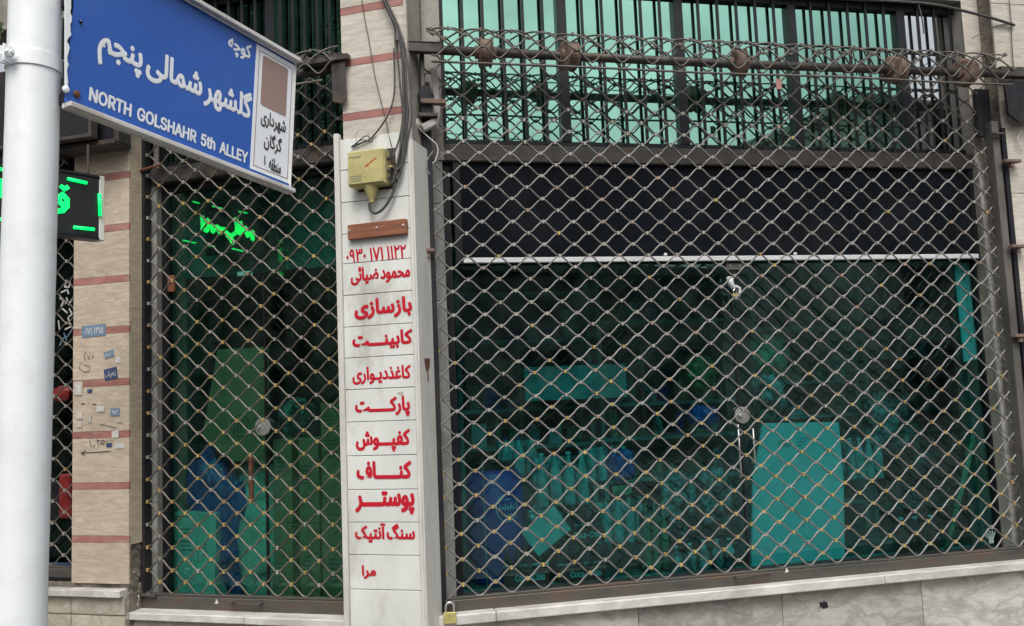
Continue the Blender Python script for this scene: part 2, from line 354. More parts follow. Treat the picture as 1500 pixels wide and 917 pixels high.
try:
    import os
    FONT = bpy.data.fonts.load(os.path.join(bpy.utils.system_resource('DATAFILES'), 'fonts', 'Inter.woff2'))
except Exception:
    FONT = None
def text(name, s, rect, d, mat, parent, F, bold=.02, latin=False, bw_k=1.0, spacing=1.0, depth=0.0, slant=0, label=None, mirror=False):
    """string s as a flat mesh that fills rect=(u0,u1,z0,z1) on plane y=d of frame F"""
    c = bpy.data.curves.new('lettering', 'FONT'); c.body = s if latin else shape(s); c.offset = 0; c.space_character = spacing
    c.resolution_u = 5
    if latin and FONT and all(ord(q) < 256 for q in s): c.font = FONT
    c.space_word = .8 if latin else .55
    o = bpy.data.objects.new('lettering', c); COL.objects.link(o)
    dg = bpy.context.evaluated_depsgraph_get(); me = bpy.data.meshes.new_from_object(o.evaluated_get(dg))
    bpy.data.objects.remove(o); bpy.data.curves.remove(c)
    vs = [v.co.copy() for v in me.vertices]; fs = [tuple(p.vertices) for p in me.polygons]
    # each glyph piece lies a hair in front of the last, so joined letters never share a plane
    par = list(range(len(vs)))
    def find(a):
        while par[a] != a: par[a] = par[par[a]]; a = par[a]
        return a
    for f in fs:
        for i in f[1:]: par[find(i)] = find(f[0])
    ids = {}
    x0 = min(v.x for v in vs); x1 = max(v.x for v in vs); y0 = min(v.y for v in vs); y1 = max(v.y for v in vs)
    b = MB(); u0, u1, z0, z1 = rect
    # heavier weight: the outline is repeated a few times round a tiny circle, each copy a hair behind the last
    asc = (y1 - y0); bw = bold / asc * (z1 - z0) * 1.5 * bw_k
    bw = min(bw, .03 * (z1 - z0) + .002)
    shifts = [(0, 0)] + ([(math.cos(q * math.pi / 4) * bw, math.sin(q * math.pi / 4) * bw) for q in range(8)] if bold > 0 else [])
    u0 += bw; u1 -= bw; z0 += bw; z1 -= bw
    for si, (sx, sz) in enumerate(shifts):
        nv = []
        for i, v in enumerate(vs):
            k = ids.setdefault(find(i), len(ids)) % 5
            a = (v.x - x0) / (x1 - x0); t = (v.y - y0) / (y1 - y0)
            if mirror: a = 1 - a
            nv.append((u0 + (u1 - u0) * a + sx, d - .00005 * k - .0003 * (si == 0) + .00003 * si - .0003, z0 + (z1 - z0) * t + slant * (a - .5) + sz))
        b.add(nv, fs)
    o = b.build(name, mat, parent, F, fix=False, label=label)
    bpy.data.meshes.remove(me)
    return o
def strokes(mb, pts, w, d, F=None):
    """flat brush strokes: polyline given in frame metres"""
    for (a, b) in zip(pts[:-1], pts[1:]):
        a = Vector((a[0], 0, a[1])); b = Vector((b[0], 0, b[1])); t = b - a
        if t.length < 1e-6: continue
        n = Vector((-t.z, 0, t.x)).normalized() * w / 2; e = t.normalized() * w * .3
        q = [a - e - n, b + e - n, b + e + n, a - e + n]
        mb.add([(p.x, d, p.z) for p in q], [(0, 1, 2, 3)])
    return mb

exec_order = []
# ================================================================== GROUND
g = MB(); g.box(-60, 60, -60, 40, -.3, 0); g.build('road', 'asphalt', None, Matrix.Identity(4), kind='structure')
g = MB()
for F, a, b_ in ((L, -6, .1), (R, -.05, 7)): g.box(a, b_, -1.7, .3, .004, .12 if F is L else .118)
# pavement in world frame pieces
pv = MB()
for F, a, b_, h in ((L, -6, .15, .120), (R, -.1, 7, .117)):
    inv = F
    vs = [F @ Vector((x, y, z)) for z in (.0, h) for y in (-1.9, .35) for x in (a, b_)]
    pv.add(vs, [(0, 2, 3, 1), (4, 5, 7, 6), (0, 1, 5, 4), (2, 6, 7, 3), (0, 4, 6, 2), (1, 3, 7, 5)])
pv.build('pavement', 'paving', None, Matrix.Identity(4), kind='structure')

# ================================================================== BUILDING
bld = empty('shop_building', L, -.2, .3, 0, 'corner shop building with travertine pillars, green mirrored windows and marble base', 'building')
WT = 3.873                                    # window head height
TR0, TR1 = 2.815, 2.905                       # transom beam
SILL = .49
TOP = 4.7
# ---- central pillar
pu0, pu1 = -.348, 0.0
MB().box(pu0 + .012, pu1 - .012, .014, .62, .1, TOP).build('pillar_core', 'mortar', bld, L)
def courses(u0, u1, stripe_zs, zbot, ztop, th=.013, F=L, mat='travertine', d=0.0, sw=.036, jit=.0012):
    zs = sorted(stripe_zs); prev = zbot
    for z in zs + [None]:
        if z is None: a, b_ = prev, ztop
        else: a, b_ = prev, z - sw / 2
        if b_ - a > .02:
            j = random.uniform(-jit, jit)
            MB().box(u0, u1, d + j, d + th, a + .0012, b_ - .0012).build('stone_tile', mat, bld, F, bevel=.0012)
        if z is not None:
            MB().box(u0, u1, d - .0006, d + th, z - sw / 2, z + sw / 2).build('pink_stripe', 'pink_stone', bld, F, bevel=.001)
            prev = z + sw / 2
zst = [Zc(L, 545, y, 0) for y in (10, 87, 167)]
st = (zst[0] - zst[2]) / 2
courses(pu0, pu1, zst + [zst[0] + st, zst[0] + 2 * st, zst[0] + 3 * st], 2.80, TOP, mat='travertine_light')
# light edge moulding and the grey return of the pillar towards the right bay
MB().box(pu1 + .001, pu1 + .016, -.004, .02, 2.6, TOP).build('pillar_edge_trim', 'travertine_light', bld, L, bevel=.002)
MB().box(pu1 - .011, pu1 + .012, .0205, .19, .1, TOP).build('pillar_return', 'concrete', bld, L)
# jamb faces of the right bay (marble slabs one above another)
JU1 = U(R, 656, 500, .12)
MB().box(-.06, JU1 - .004, .125, .45, .1, TOP).build('jamb_core', 'concrete', bld, R)
z = SILL
while z < 2.75:
    h = .52; MB().box(-.005, JU1, .11 + random.uniform(0, .002), .1248, z + .001, min(z + h, 2.80) - .001).build('jamb_slab', 'jamb_marble', bld, R, bevel=.001); z += h
MB().box(-.01, JU1 + .01, .10, .1248, 2.801, TOP).build('upper_jamb', 'concrete', bld, R, bevel=.002)
JR0 = U(R, 1450, 450, .12)
MB().box(JR0 + .004, 4.4, .125, .45, .1, TOP).build('jamb_core', 'concrete', bld, R)
z = SILL
while z < 2.75:
    h = .47; MB().box(JR0, JR0 + .26, .105 + random.uniform(0, .002), .1248, z + .001, min(z + h, 2.84) - .001).build('jamb_slab', 'grey_marble', bld, R, bevel=.001); z += h
MB().box(JR0 - .005, JR0 + .36, .12, .1248, 2.841, TOP).build('upper_jamb', 'travertine_light', bld, R, bevel=.002)
# right stone pillar
RP0 = U(R, 1488, 420, -.03)
MB().box(RP0 + .05, 4.6, -.0, .1248, .5, TOP).build('pillar_core', 'mortar', bld, R)
for a, b_ in ((SILL + .05, 1.05), (1.052, 1.72), (1.722, 2.02), (2.022, 2.62), (2.622, 3.1), (3.102, 3.8), (3.802, TOP)):
    MB().box(RP0 + .03, 4.5, -.016 + random.uniform(-.001, .001), -.001, a, b_).build('stone_tile', 'travertine_light', bld, R, bevel=.0015)
# ---- left pillar
lu0, lu1 = -2.016, U(L, 189, 500, 0)
MB().box(lu0 + .01, lu1 - .012, .014, .62, .1, TOP).build('pillar_core', 'mortar', bld, L)
zl = [Zc(L, 145, y, 0) for y in (261, 336, 411, 485, 561, 637, 712, 790)]
courses(lu0, lu1, zl + [zl[0] + .285 * k for k in (1, 2, 3, 4, 5)], .636, TOP)
zb = Zc(L, 195, 795, .08)
z = zb
for z1 in (1.45, 2.1, 2.75, 3.4, TOP):
    MB().box(lu1 - .0115, lu1, .0135, .115, z + .001, z1).build('return_slab', 'travertine', bld, L, bevel=.001); z = z1
# broken mortar under the return slabs
rm = MB()
for i in range(26):
    rm.blob((lu1 - .022 + random.uniform(-.004, .004), random.uniform(.02, .115), random.uniform(.5, zb - .01)), (.018, .022, .026), i, .5, seg=8, rings=6)
rm.build('rough_mortar', 'mortar', bld, L)
# sills and base stones, left pillar
zs0, zs1 = Zc(L, 130, 875, -.05), Zc(L, 130, 864.5, -.05)
jx = U(L, 98, 870, -.05)
MB().box(-2.8, jx - .001, -.05, .013, zs0, zs1 - .002).build('sill_slab', 'sill_marble', bld, L, bevel=.003)
MB().box(jx + .001, U(L, 175, 870, -.05), -.05, .013, zs0, zs1).build('sill_slab', 'sill_marble', bld, L, bevel=.003)
su = U(L, 182, 900, -.02)
zj = Zc(L, 130, 901, -.02)
for a, b_, m in ((-2.8, U(L, 103, 890, -.02), 0), (U(L, 103, 890, -.02), su, 1)):
    MB().box(a + .002, b_ - .002, -.02, .013, zj + .002, zs0 - .001).build('base_stone', 'rough_stone', bld, L, bevel=.004)
    MB().box(a + .002, b_ - .002, -.016, .013, zj - .20, zj - .002).build('base_stone', 'rough_stone', bld, L, bevel=.004)
    MB().box(a + .002, b_ - .002, -.018, .013, .10, zj - .204).build('base_stone', 'rough_stone', bld, L, bevel=.004)
MB().box(-2.8, su, .0135, .5, .1, zs0).build('base_core', 'mortar', bld, L)
MB().box(lu1 - .012, lu1 + .001, .0, .15, .1, zs1 - .03).build('base_return', 'mortar', bld, L)
# left bay base and sill
MB().box(lu1 + .001, pu0 + .01, .05, .6, .1, SILL - .035).build('base_core', 'mortar', bld, L)
q1 = U(L, 360, 900, .02)
ls1 = Zc(L, 360, 902, .02); ls0 = ls1 - .038
MB().box(lu1 - .03, q1 - .001, .0, .62, ls0, ls1).build('sill_slab', 'sill_marble', bld, L, bevel=.004)
MB().box(q1 + .001, pu0 + .011, .0, .62, ls0 - .001, ls1 - .001).build('sill_slab', 'sill_marble', bld, L, bevel=.004)
MB().box(lu1 + .002, q1 + .2, .032, .049, .1, ls0 - .002).build('base_slab', 'rough_stone', bld, L, bevel=.002)
MB().box(q1 + .204, pu0 + .01, .030, .049, .1, ls0 - .002).build('base_slab', 'grey_marble', bld, L, bevel=.002)
# right bay base and sill
rz1 = Zc(R, 900, 879.5, -.06); rz0 = Zc(R, 900, 894.5, -.06)
sj = [.0, U(R, 727, 890, -.06), U(R, 1296, 840, -.06), 4.6]
for i in range(3):
    MB().box(sj[i] + .001, sj[i + 1] - .001, -.06, .62, rz0 + .0008 * i, rz1 - .0008 * (i % 2)).build('sill_slab', 'sill_marble', bld, R, bevel=.005)
MB().box(-.03, 4.6, .02, .6, .1, rz0 - .001).build('base_core', 'mortar', bld, R)
bj = [-.02, U(R, 935, 900, 0), U(R, 1146, 890, 0), U(R, 1351, 880, 0), 4.6]
for i in range(4):
    MB().box(bj[i] + .0015, bj[i + 1] - .0015, -.001 * (i % 2), .019, .10, rz0 - .002).build('base_slab', 'grey_marble', bld, R, bevel=.0015)
vz = Zc(R, 1207, 886, 0); vu = U(R, 1207, 886, 0)
hole = MB(); hole.blob((vu, .0, vz), (.024, .006, .019), 4, .6, seg=14, rings=8); hole.build('vent_hole', 'black_plastic', bld, R, label='small dark hole in the marble slab')  # dark blob on the slab face stands in for the open hole
# pillar foot of the central pillar
MB().box(pu0 - .005, .03, -.03, .0, .1, ls0 - .06).build('base_slab', 'sill_marble', bld, L, bevel=.003)

# ---- transoms and upper walls
def upper_wall(F, u0, u1):
    MB().box(u0, u1, .12, .62, WT, TOP).build('head_wall', 'concrete', bld, F)
upper_wall(R, JU1 - .02, JR0 + .02); upper_wall(L, lu1 - .02, pu0 + .03); upper_wall(L, -2.9, lu0 + .03)

def window(F, name, u0, u1, z0, z1, mull, glassmats, d=.2, fw=.05, bars=(), glass_d=None, frame='frame_black', bar_w=.017, label=None, mw=.055, bar_d=None):
    """frame part > glass panes and security bars as its sub-parts; the frame is one welded grid"""
    gd = glass_d or d + .03
    f = MB(); f.box(u0, u0 + fw, d, d + .05, z0, z1); f.box(u1 - fw, u1, d, d + .05, z0, z1)
    f.box(u0 + fw, u1 - fw, d + .001, d + .049, z0, z0 + fw * .8); f.box(u0 + fw, u1 - fw, d + .001, d + .049, z1 - fw, z1)
    for m in mull: f.box(m - mw / 2, m + mw / 2, d - .004, d + .046, z0 + fw * .8, z1 - fw)
    fo = f.build(name, frame, bld, F, bevel=.002, label=label)
    edges = [u0 + fw * .5] + list(mull) + [u1 - fw * .5]
    for i in range(len(edges) - 1):
        MB().box(edges[i] + .001, edges[i + 1] - .001, gd, gd + .005, z0 + .01, z1 - .01).build('glass_pane', glassmats[min(i, len(glassmats) - 1)], fo, F)
    bd = bar_d or (d - .012)
    for x in bars:
        MB().box(x - bar_w / 2, x + bar_w / 2, bd, bd + .01, z0 + .012, z1 - .012).build('security_bar', 'frame_black', fo, F)
    return fo
# right upper window: mullions and bars measured from the photograph
WD = .20
ru0, ru1 = U(R, 639, 130, WD), U(R, 1424, 60, WD)
mul = [U(R, 824, 60, WD), U(R, 998, 100, WD), U(R, 1162, 60, WD), U(R, 1320, 40, WD)]
bars = []
for a, b_, n in ((ru0 + .04, mul[0], 5), (mul[0], mul[1], 5), (mul[1], mul[2], 5), (mul[2], mul[3], 5), (mul[3], ru1 - .04, 3)):
    bars += [a + (b_ - a) * (k + 1) / (n + 1) for k in range(n)]
window(R, 'upper_window', ru0, ru1, TR1, WT, mul, ['green_mirror'] * 4 + ['grey_mirror'], WD, .05, bars, label='long upper window of green mirrored panes behind black bars')
MB().box(ru0 - .0, ru1 + .06, .15, .26, TR0 - .005, TR1).build('transom_beam', 'dark_steel', bld, R, bevel=.006)
MB().box(ru0 - .0, ru1 + .06, .16, .262, TR1 - .03, TR1 + .004).build('transom_lip', 'frame_black', bld, R)
MB().box(ru0, ru1, .19, .5, WT, WT + .05).build('head_lintel', 'frame_black', bld, R)
# left upper window
wl0, wl1 = lu1 + .02, pu0 + .012
mull_l = [U(L, 395, 40, WD), U(L, 300, 40, WD)]
barsl = [U(L, x, 40, WD) for x in (412, 430, 447, 466, 484)] + [mull_l[0] - .085 * k for k in (1, 2, 3, 4, 5, 7, 8, 9)]
window(L, 'upper_window', wl0, wl1, TR1, WT, mull_l, ['dark_mirror'], WD, .05, barsl, label='upper window of dark green glass behind black bars')
MB().box(wl0, wl1, .15, .26, TR0 - .0, TR1).build('transom_beam', 'dark_steel', bld, L, bevel=.006)
# lower shop windows
LW1 = TR0 - .005
lj0, lj1 = U(R, 662, 600, WD), U(R, 1443, 500, WD)
split = U(R, 1086, 600, WD)
window(R, 'shop_window', lj0 - .02, lj1 + .03, SILL, LW1, [], ['shop_glass'], WD, .05, label='right shop window frame with frameless glass leaves')
fo = [o for o in bld.children if o.name.startswith('shop_window')][0]
# marble lining and inner lower frame of left bay
lj = U(L, 230, 600, .17)
z = SILL
while z < 2.75:
    h = .55; MB().box(lu1 + .002, lj, .17, .19, z + .001, min(z + h, 2.80) - .001).build('jamb_slab', 'jamb_marble', bld, L, bevel=.001); z += h
MB().box(lu1 - .01, lj - .004, .1905, .45, .1, TOP).build('jamb_core', 'concrete', bld, L)
fl = window(L, 'shop_window', lj + .002, pu0 + .012, SILL, LW1, [], ['door_glass'], .21, .035, label='left shop window frame with frameless glass door')
# glass-door hardware
def lock_disc(F, px, py, d, par):
    u, z = hit(F, px, py, d)
    b = MB(); b.lathe((u - .003, d, z), [(.046, 0), (.048, .008), (.046, .014), (.02, .018)], 20, axis='Y'); b.box(u - .049, u - .001, d - .0, d + .002, z - .002, z + .002)
    o = b.build('lock_plate', 'grey_plate', par, F)
    k = MB(); k.lathe((u - .022, d - .017, z), [(.012, 0), (.011, .012), (.004, .014)], 12, axis='Y'); k.build('keyhole', 'steel_bright', par, F)
lock_disc(R, 1087, 608, WD + .02, fo); lock_disc(L, 387, 625, .23, fl)
# joint between the two glass leaves
b = MB(); b.box(split - .006, split + .006, .225, .242, SILL + .02, 2.24); b.build('glass_joint', 'black_plastic', fo, R)
us, zs_ = hit(L, 389, 600, .235); MB().box(us - .005, us + .005, .231, .248, SILL + .02, 2.25).build('glass_joint', 'black_plastic', fl, L)
a, zt = hit(R, 1076, 388, .21); MB().box(a - .055, a + .05, .206, .226, zt - .028, zt + .012).build('patch_fitting', 'grey_plate', fo, R, bevel=.004)
for dx in (-.032, .028): bb = MB(); bb.lathe((a + dx, .206, zt - .006), [(.010, 0), (.009, .006)], 10, axis='Y'); bb.build('bolt', 'steel_bright', fo, R)
# long vertical pull handles beside the split
for x, y0, y1 in ((1081, 622, 700), (1103, 628, 678)):
    u, z1 = hit(R, x, y0, .18); _, z0 = hit(R, x, y1, .18)
    h = MB(); h.tube([(u, .215, z1), (u, .18, z1), (u, .18, z0), (u, .215, z0)], .0055, 8); h.build('pull_handle', 'steel_bright', fo, R, smooth=True)
# left bay: brown-red strip handle and dark block
u, z1 = hit(L, 370, 668, .22); _, z0 = hit(L, 370, 735, .22)
MB().box(u - .011, u + .011, .195, .214, z0, z1).build('pull_handle', 'rust', fl, L, bevel=.003, label='dark red flat door pull')

# interior
def room(F, u0, u1, z0, z1, d0, d1):
    MB().box(u0, u1, d1, d1 + .1, z0, z1).build('interior_wall', 'interior_wall', bld, F)
    MB().box(u0 - .1, u0, d0, d1, z0, z1).build('interior_wall', 'interior_wall', bld, F)
    MB().box(u1, u1 + .1, d0, d1, z0, z1).build('interior_wall', 'interior_wall', bld, F)
    MB().box(u0, u1, d0, d1, z0 - .1, z0).build('interior_floor', 'interior_floor', bld, F)
    MB().box(u0, u1, d0, d1, z1, z1 + .1).build('interior_ceiling', 'interior_wall', bld, F)
FL = SILL + .012
room(R, .10, 4.2, FL, TOP - .2, .46, 3.0)
room(L, lu1 + .05, -.5, FL + .003, TOP - .25, .46, 1.5)
# pale screen hung behind the glass in the upper half of the left door
a, b_ = U(L, 236, 300, .40), U(L, 512, 300, .40)
MB().box(a, b_ + .1, .40, .405, Zc(L, 400, 397, .40), LW1 - .01).build('inner_screen', 'screen_grey', bld, L)
# ---- blind
bl0, bl1 = U(R, 657, 300, .17), U(R, 1430, 300, .17)
blz = Zc(R, 1000, 379, .17)
bld_ = empty('window_blind', R, (bl0 + bl1) / 2, .17, blz, 'dark navy blind panels with a white bottom rail across the right shop window', 'blind')
cuts = [bl0 + .07, U(R, 906, 300, .17), U(R, 1244, 300, .17), bl1 - .04]
for i in range(3):
    MB().box(cuts[i] + .001, cuts[i + 1] - .001, .174 + .0015 * (i % 2), .18, blz + .015, LW1 - .0).build('blind_panel', 'navy_cloth', bld_, R)
MB().box(bl0 + .028, cuts[0] - .001, .165, .185, blz - .02, LW1).build('guide_rail', 'frame_black', bld_, R, bevel=.002)
MB().box(cuts[3] + .001, bl1 + .02, .165, .185, blz - .02, LW1).build('guide_rail', 'frame_black', bld_, R, bevel=.002)
MB().box(bl0 + .07, bl1 - .02, .162, .182, blz - .014, blz + .014).build('bottom_rail', 'white_metal', bld_, R, bevel=.003)
for x, y in ((975, 373), (1165, 372)):
    u, z = hit(R, x, y, .165); b = MB(); b.lathe((u, .168, z), [(.011, 0), (.010, .006), (.004, .009)], 12, axis='Y'); b.build('button', 'white_metal', bld_, R)

# ================================================================== ROLLING GRILLES
def grille(F, d, u0, u1, z0, period, row, phase, ztop, zroll, rr, rod_drop, label, drums, n_after, wire=.0049, bottom=(.556, .0), barh=.095, nodeclips=True, brass=lambda z: .3, g=None, end_l=.0, end_r=.0, rod=True, rail=True, roll_over=(.0, .0), wire_mat='wire_steel'):
    """grille = Empty > wavy wires (one object each), clips (stuff), bottom rail (> handle), roller pipe, drums, rods"""
    root = empty('rolling_grille', F, (u0 + u1) / 2, d, z0 - barh, label, 'rolling grille', g)
    dc = d - rr
    s_str = zroll - z0
    s_tot = s_str + math.pi * rr + rod_drop
    def prof(s):
        if s <= s_str:
            k = s / s_str
            return d + .012 * math.sin(k * 3.0), z0 + s
        s -= s_str
        if s <= math.pi * rr:
            a = s / rr; return dc + rr * math.cos(a), zroll + rr * math.sin(a)
        s -= math.pi * rr; return dc - rr - .004, zroll - s
    n = int(s_tot / row)
    A = row / 2
    N = 12
    def tri(x):
        """rounded zigzag, -1 at x=0, +1 at x=.5"""
        c = -math.cos(2 * math.pi * x)
        t = 4 * abs((x % 1) - .5); t = 1 - t if True else t
        return .30 * t + .70 * c
    clips = MB()
    for k in range(n):
        sc = k * row + A
        rolled = sc > s_str
        a, b_ = u0, u1
        if rolled: a, b_ = u0 + roll_over[0] + random.uniform(-.03, .05), u1 + roll_over[1] + random.uniform(-.05, .03)
        ph = phase + (period / 2 if k % 2 else 0)
        m = int((b_ - a) / period * N)
        pts = []
        jz = random.uniform(-.0015, .0015)
        for i in range(m + 1):
            u = a + (b_ - a) * i / m
            w = tri((u - ph) / period)
            s = sc + (A + .0012) * w + jz * math.sin(u * 2 + k)
            if rolled: s += .012 * noise.noise(Vector((u * 2.2, k * .35, 3)))
            s = max(0.002, s)
            dd, zz = prof(s)
            if rolled: dd += .012 * noise.noise(Vector((u * 3, k * .5, 9)))
            else:
                dd += .010 * noise.noise(Vector((u * 1.3, zz * 1.3, 2)))
                zz += .0045 * noise.noise(Vector((u * 2.1, zz * 2.1, 7))) + .0016 * noise.noise(Vector((u * 9, k * 1.7, 4)))
            pts.append((u, dd + .0016 * (1 if k % 2 else -1), zz))
        wm = 'roll_wire' if sc > s_str - .32 else wire_mat  # top wires take a darker copy: shade near the roll put into colour
        MB().tube(pts, wire, 6, cap=True).add([], []).build('grille_wire', wm, root, F, smooth=True, fix=False)
        # clips at the top points of this wire
        i = math.ceil((a - ph - period / 2) / period)
        while True:
            u = ph + period / 2 + i * period
            if u > b_: break
            s = sc + A; dd, zz = prof(min(s, s_tot)); i += 1
            if s < s_str: dd += .010 * noise.noise(Vector((u * 1.3, zz * 1.3, 2))); zz += .0045 * noise.noise(Vector((u * 2.1, zz * 2.1, 7)))
            if k == n - 1: continue
            mi = 1 if random.random() < brass(zz) else (2 if random.random() < .07 else 0)
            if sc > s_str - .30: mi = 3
            w, hgt = .0056, .0088
            M = Matrix.Translation((u, dd, zz)) @ Matrix.Rotation(random.uniform(-.12, .12), 4, 'Y')
            clips.box(-w, w, -.0085, .0085, -hgt, hgt, mi, M=M)
    clips.build('wire_clips', ['clip_grey', 'clip_brass', 'clip_rust', 'roll_wire'], root, F, kind='stuff')
    if rail:
        bz1 = z0 + .001; bz0 = z0 - barh
        rl = MB().box(u0 - end_l, u1 + end_r, d - .022, d + .012, bz0, bz1 - .012).build('bottom_rail', 'rail_steel', root, F, bevel=.003)
        MB().box(u0 - end_l, u1 + end_r, d - .012, d + .022, bz1 - .0115, bz1).build('rail_top_lip', 'rail_steel', rl, F, bevel=.002)
        MB().box(u0 - end_l, u1 + end_r, d - .018, d + .016, bz0 - .012, bz0 - .001).build('rail_seal', 'black_plastic', rl, F)
    return root, prof, dc, s_tot
gz0 = .556
# right grille
gr0, gr1 = U(R, 637, 600, .03), U(R, 1492, 600, .03)
GR, profR, dcR, stR = grille(R, .03, gr0, gr1, gz0, .1658, .0613, .565, 0, 3.345, .10, .125,
    'wide diamond mesh rolling grille pulled down over the right shop window', None, 0, brass=lambda z: max(.04, min(.85, (1.85 - z) * .9)), g='rolling shop grilles', roll_over=(-.02, .03), end_r=.03)
rl = [o for o in GR.children if o.name.startswith('bottom_rail')][0]
def handle(F, x0, x1, y, d, par):
    a, z = hit(F, x0, y, d - .03); b_, _ = hit(F, x1, y, d - .03)
    p = [(a, d - .022, z), (a, d - .045, z - .003), (a + .01, d - .05, z - .004), (b_ - .01, d - .05, z + .002), (b_, d - .045, z), (b_, d - .022, z)]
    MB().tube(p, .0055, 8).build('handle', 'dark_steel', par, F, smooth=True)
handle(R, 1077, 1125, 845, .03, rl)
# end rod, roller pipe, drums
_, zr = hit(R, 700, 93, dcR - .105)
rp = [(U(R, 632, 92, dcR - .105) + t * (U(R, 1483, 125, dcR - .105) - U(R, 632, 92, dcR - .105)) / 12, dcR - .108 + .004 * math.sin(t * 1.3), zr + .003 * math.sin(t)) for t in range(13)]
MB().tube(rp, .0065, 8).build('end_rod', 'roll_wire', GR, R, smooth=True)
pa, pb = U(R, 640, 72, dcR), U(R, 1470, 100, dcR)
MB().tube([(pa, dcR, 3.333), ((pa + pb) / 2, dcR, 3.325), (pb, dcR, 3.333)], .024, 14).build('roller_pipe', 'dark_steel', GR, R, smooth=True)
for i, (x, y) in enumerate(((711, 72), (833, 77), (1083, 90), (1310, 98), (1412, 101))):
    u, _ = hit(R, x, y, dcR)
    prf = [(.026, -.036), (.066, -.036), (.080, -.030), (.080, -.026), (.070, -.022), (.070, .022), (.080, .026), (.080, .030), (.066, .036), (.026, .036)]
    b = MB(); b.lathe((0, 0, 0), prf, 28, axis='X')
    b.tube([(-.055, 0, 0), (.055, 0, 0)], .034, 14)
    M = Matrix.Translation((u, dcR, 3.33)) @ Matrix.Rotation((-.10, .22, -.2, .25, .25)[i], 4, 'Z') @ Matrix.Rotation(random.uniform(-.05, .05), 4, 'Y')
    b.v = [tuple(M @ Vector(v)) for v in b.v]
    b.build('spring_drum', 'drum_rust', GR, R, bevel=0)
# brackets at both ends of the roller
a = U(R, 578, 68, -.1); b_ = U(R, 646, 70, -.1); zb_ = Zc(R, 610, 74, -.1)
MB().box(a, b_, -.135, -.095, zb_ - .018, zb_ + .03).build('roller_bracket', 'dark_steel', GR, R, bevel=.003)
MB().box(a, b_, -.138, -.050, zb_ + .031, zb_ + .036).build('bracket_flange', 'dark_steel', GR, R, bevel=.001)
u, z1 = hit(R, 617, 80, -.03); _, z0 = hit(R, 617, 140, -.03)
MB().box(u - .010, u + .012, -.06, -.02, z0, z1).build('bracket_arm', 'rail_steel', GR, R, bevel=.003)
a = U(R, 1463, 105, dcR); MB().box(a, a + .30, dcR - .02, dcR + .03, 3.315, 3.375).build('roller_bracket', 'dark_steel', GR, R, bevel=.003)
a, z1 = hit(R, 1465, 116, -.06); b_, z0 = hit(R, 1500, 180, -.06)
MB().prism([(a, z1 - .03), (a + .35, z1 + .01), (a + .35, z0 + .05), (a + .08, z0 - .005), (a + .01, z0 + .04)], -.09, -.075).build('bracket_plate', 'track_black', GR, R)
MB().box(a - .10, a - .005, .03, .06, z0 - .06, z1 - .03).build('bracket_plate', 'track_black', GR, R)
# guide tracks
def track(F, x0, x1, py, d0, d1, z0, z1, par, name='guide_track', mat='track_black'):
    a = U(F, x0, py, d0); b_ = U(F, x1, py, d0)
    MB().box(a, b_, d0, d0 + .006, z0, z1).box(a, a + .006, d0 + .0065, d1, z0, z1).box(b_ - .006, b_, d0 + .0065, d1, z0, z1).build(name, mat, par, F, bevel=.0015)
    return a, b_
track(R, 628, 642, 500, -.02, .05, rz1 + .002, 3.18, GR)
track(R, 1477, 1487, 440, -.02, .05, rz1 + .002, 3.06, GR, mat='weathered_steel')
a = U(R, 1489, 440, -.012); MB().box(a, a + .03, -.02, -.008, rz1 + .002, 3.02).build('wall_angle', 'track_black', GR, R, bevel=.001)
# left grille
gl0, gl1 = U(L, 206, 600, .12), pu0 + .01
GL, profL, dcL, stL = grille(L, .12, gl0, gl1, .566, .1585, .0602, -1.628, 0, 3.275, .095, .11,
    'narrower diamond mesh rolling grille pulled down over the left shop door', None, 0, brass=lambda z: max(.12, min(.75, (3.1 - z) * .45)), g='rolling shop grilles', wire=.0047, wire_mat='wire_left', roll_over=(0, -.005), barh=.085)
rll = [o for o in GL.children if o.name.startswith('bottom_rail')][0]
handle(L, 341, 383, 884, .12, rll)
MB().tube([(gl0, dcL, 3.265), (gl1 - .02, dcL, 3.265)], .024, 14).build('roller_pipe', 'dark_steel', GL, L, smooth=True)
MB().tube([(gl0, dcL - .1, 3.165), (-.42, dcL - .1, 3.17)], .0065, 8).build('end_rod', 'roll_wire', GL, L, smooth=True)
for x in (-1.3, -.85):
    b = MB(); b.lathe((x, dcL, 3.265), [(.026, -.036), (.078, -.03), (.07, -.02), (.07, .02), (.078, .03), (.026, .036)], 24, axis='X'); b.build('spring_drum', 'drum_rust', GL, L)
a, z1 = hit(L, 440, 88, -.03); b_, z0 = hit(L, 511, 80, -.03)
MB().box(a, b_, -.05, -.01, 3.275, 3.305).build('roller_bracket', 'dark_steel', GL, L, bevel=.002)
MB().box(a, b_ - .03, -.05, .03, 3.3055, 3.311).build('bracket_flange', 'dark_steel', GL, L)
a, z1 = hit(L, 485, 90, -.035); b_, z0 = hit(L, 506, 150, -.035)
MB().prism([(a, 3.272), (b_, 3.272), (b_ + .004, z0 + .02), (b_ - .02, z0 - .002), (a + .004, z0 + .015)], -.035, -.027).build('bracket_plate', 'dark_steel', GL, L)
track(L, 203, 211, 500, .10, .16, ls1 + .002, 3.2, GL)
MB().tube([(lu1 + .0, .09, 2.88), (lu1 + .04, .085, 2.885), (lu1 + .13, .09, 2.90)], .008, 8).build('track_bolt', 'rust', GL, L)

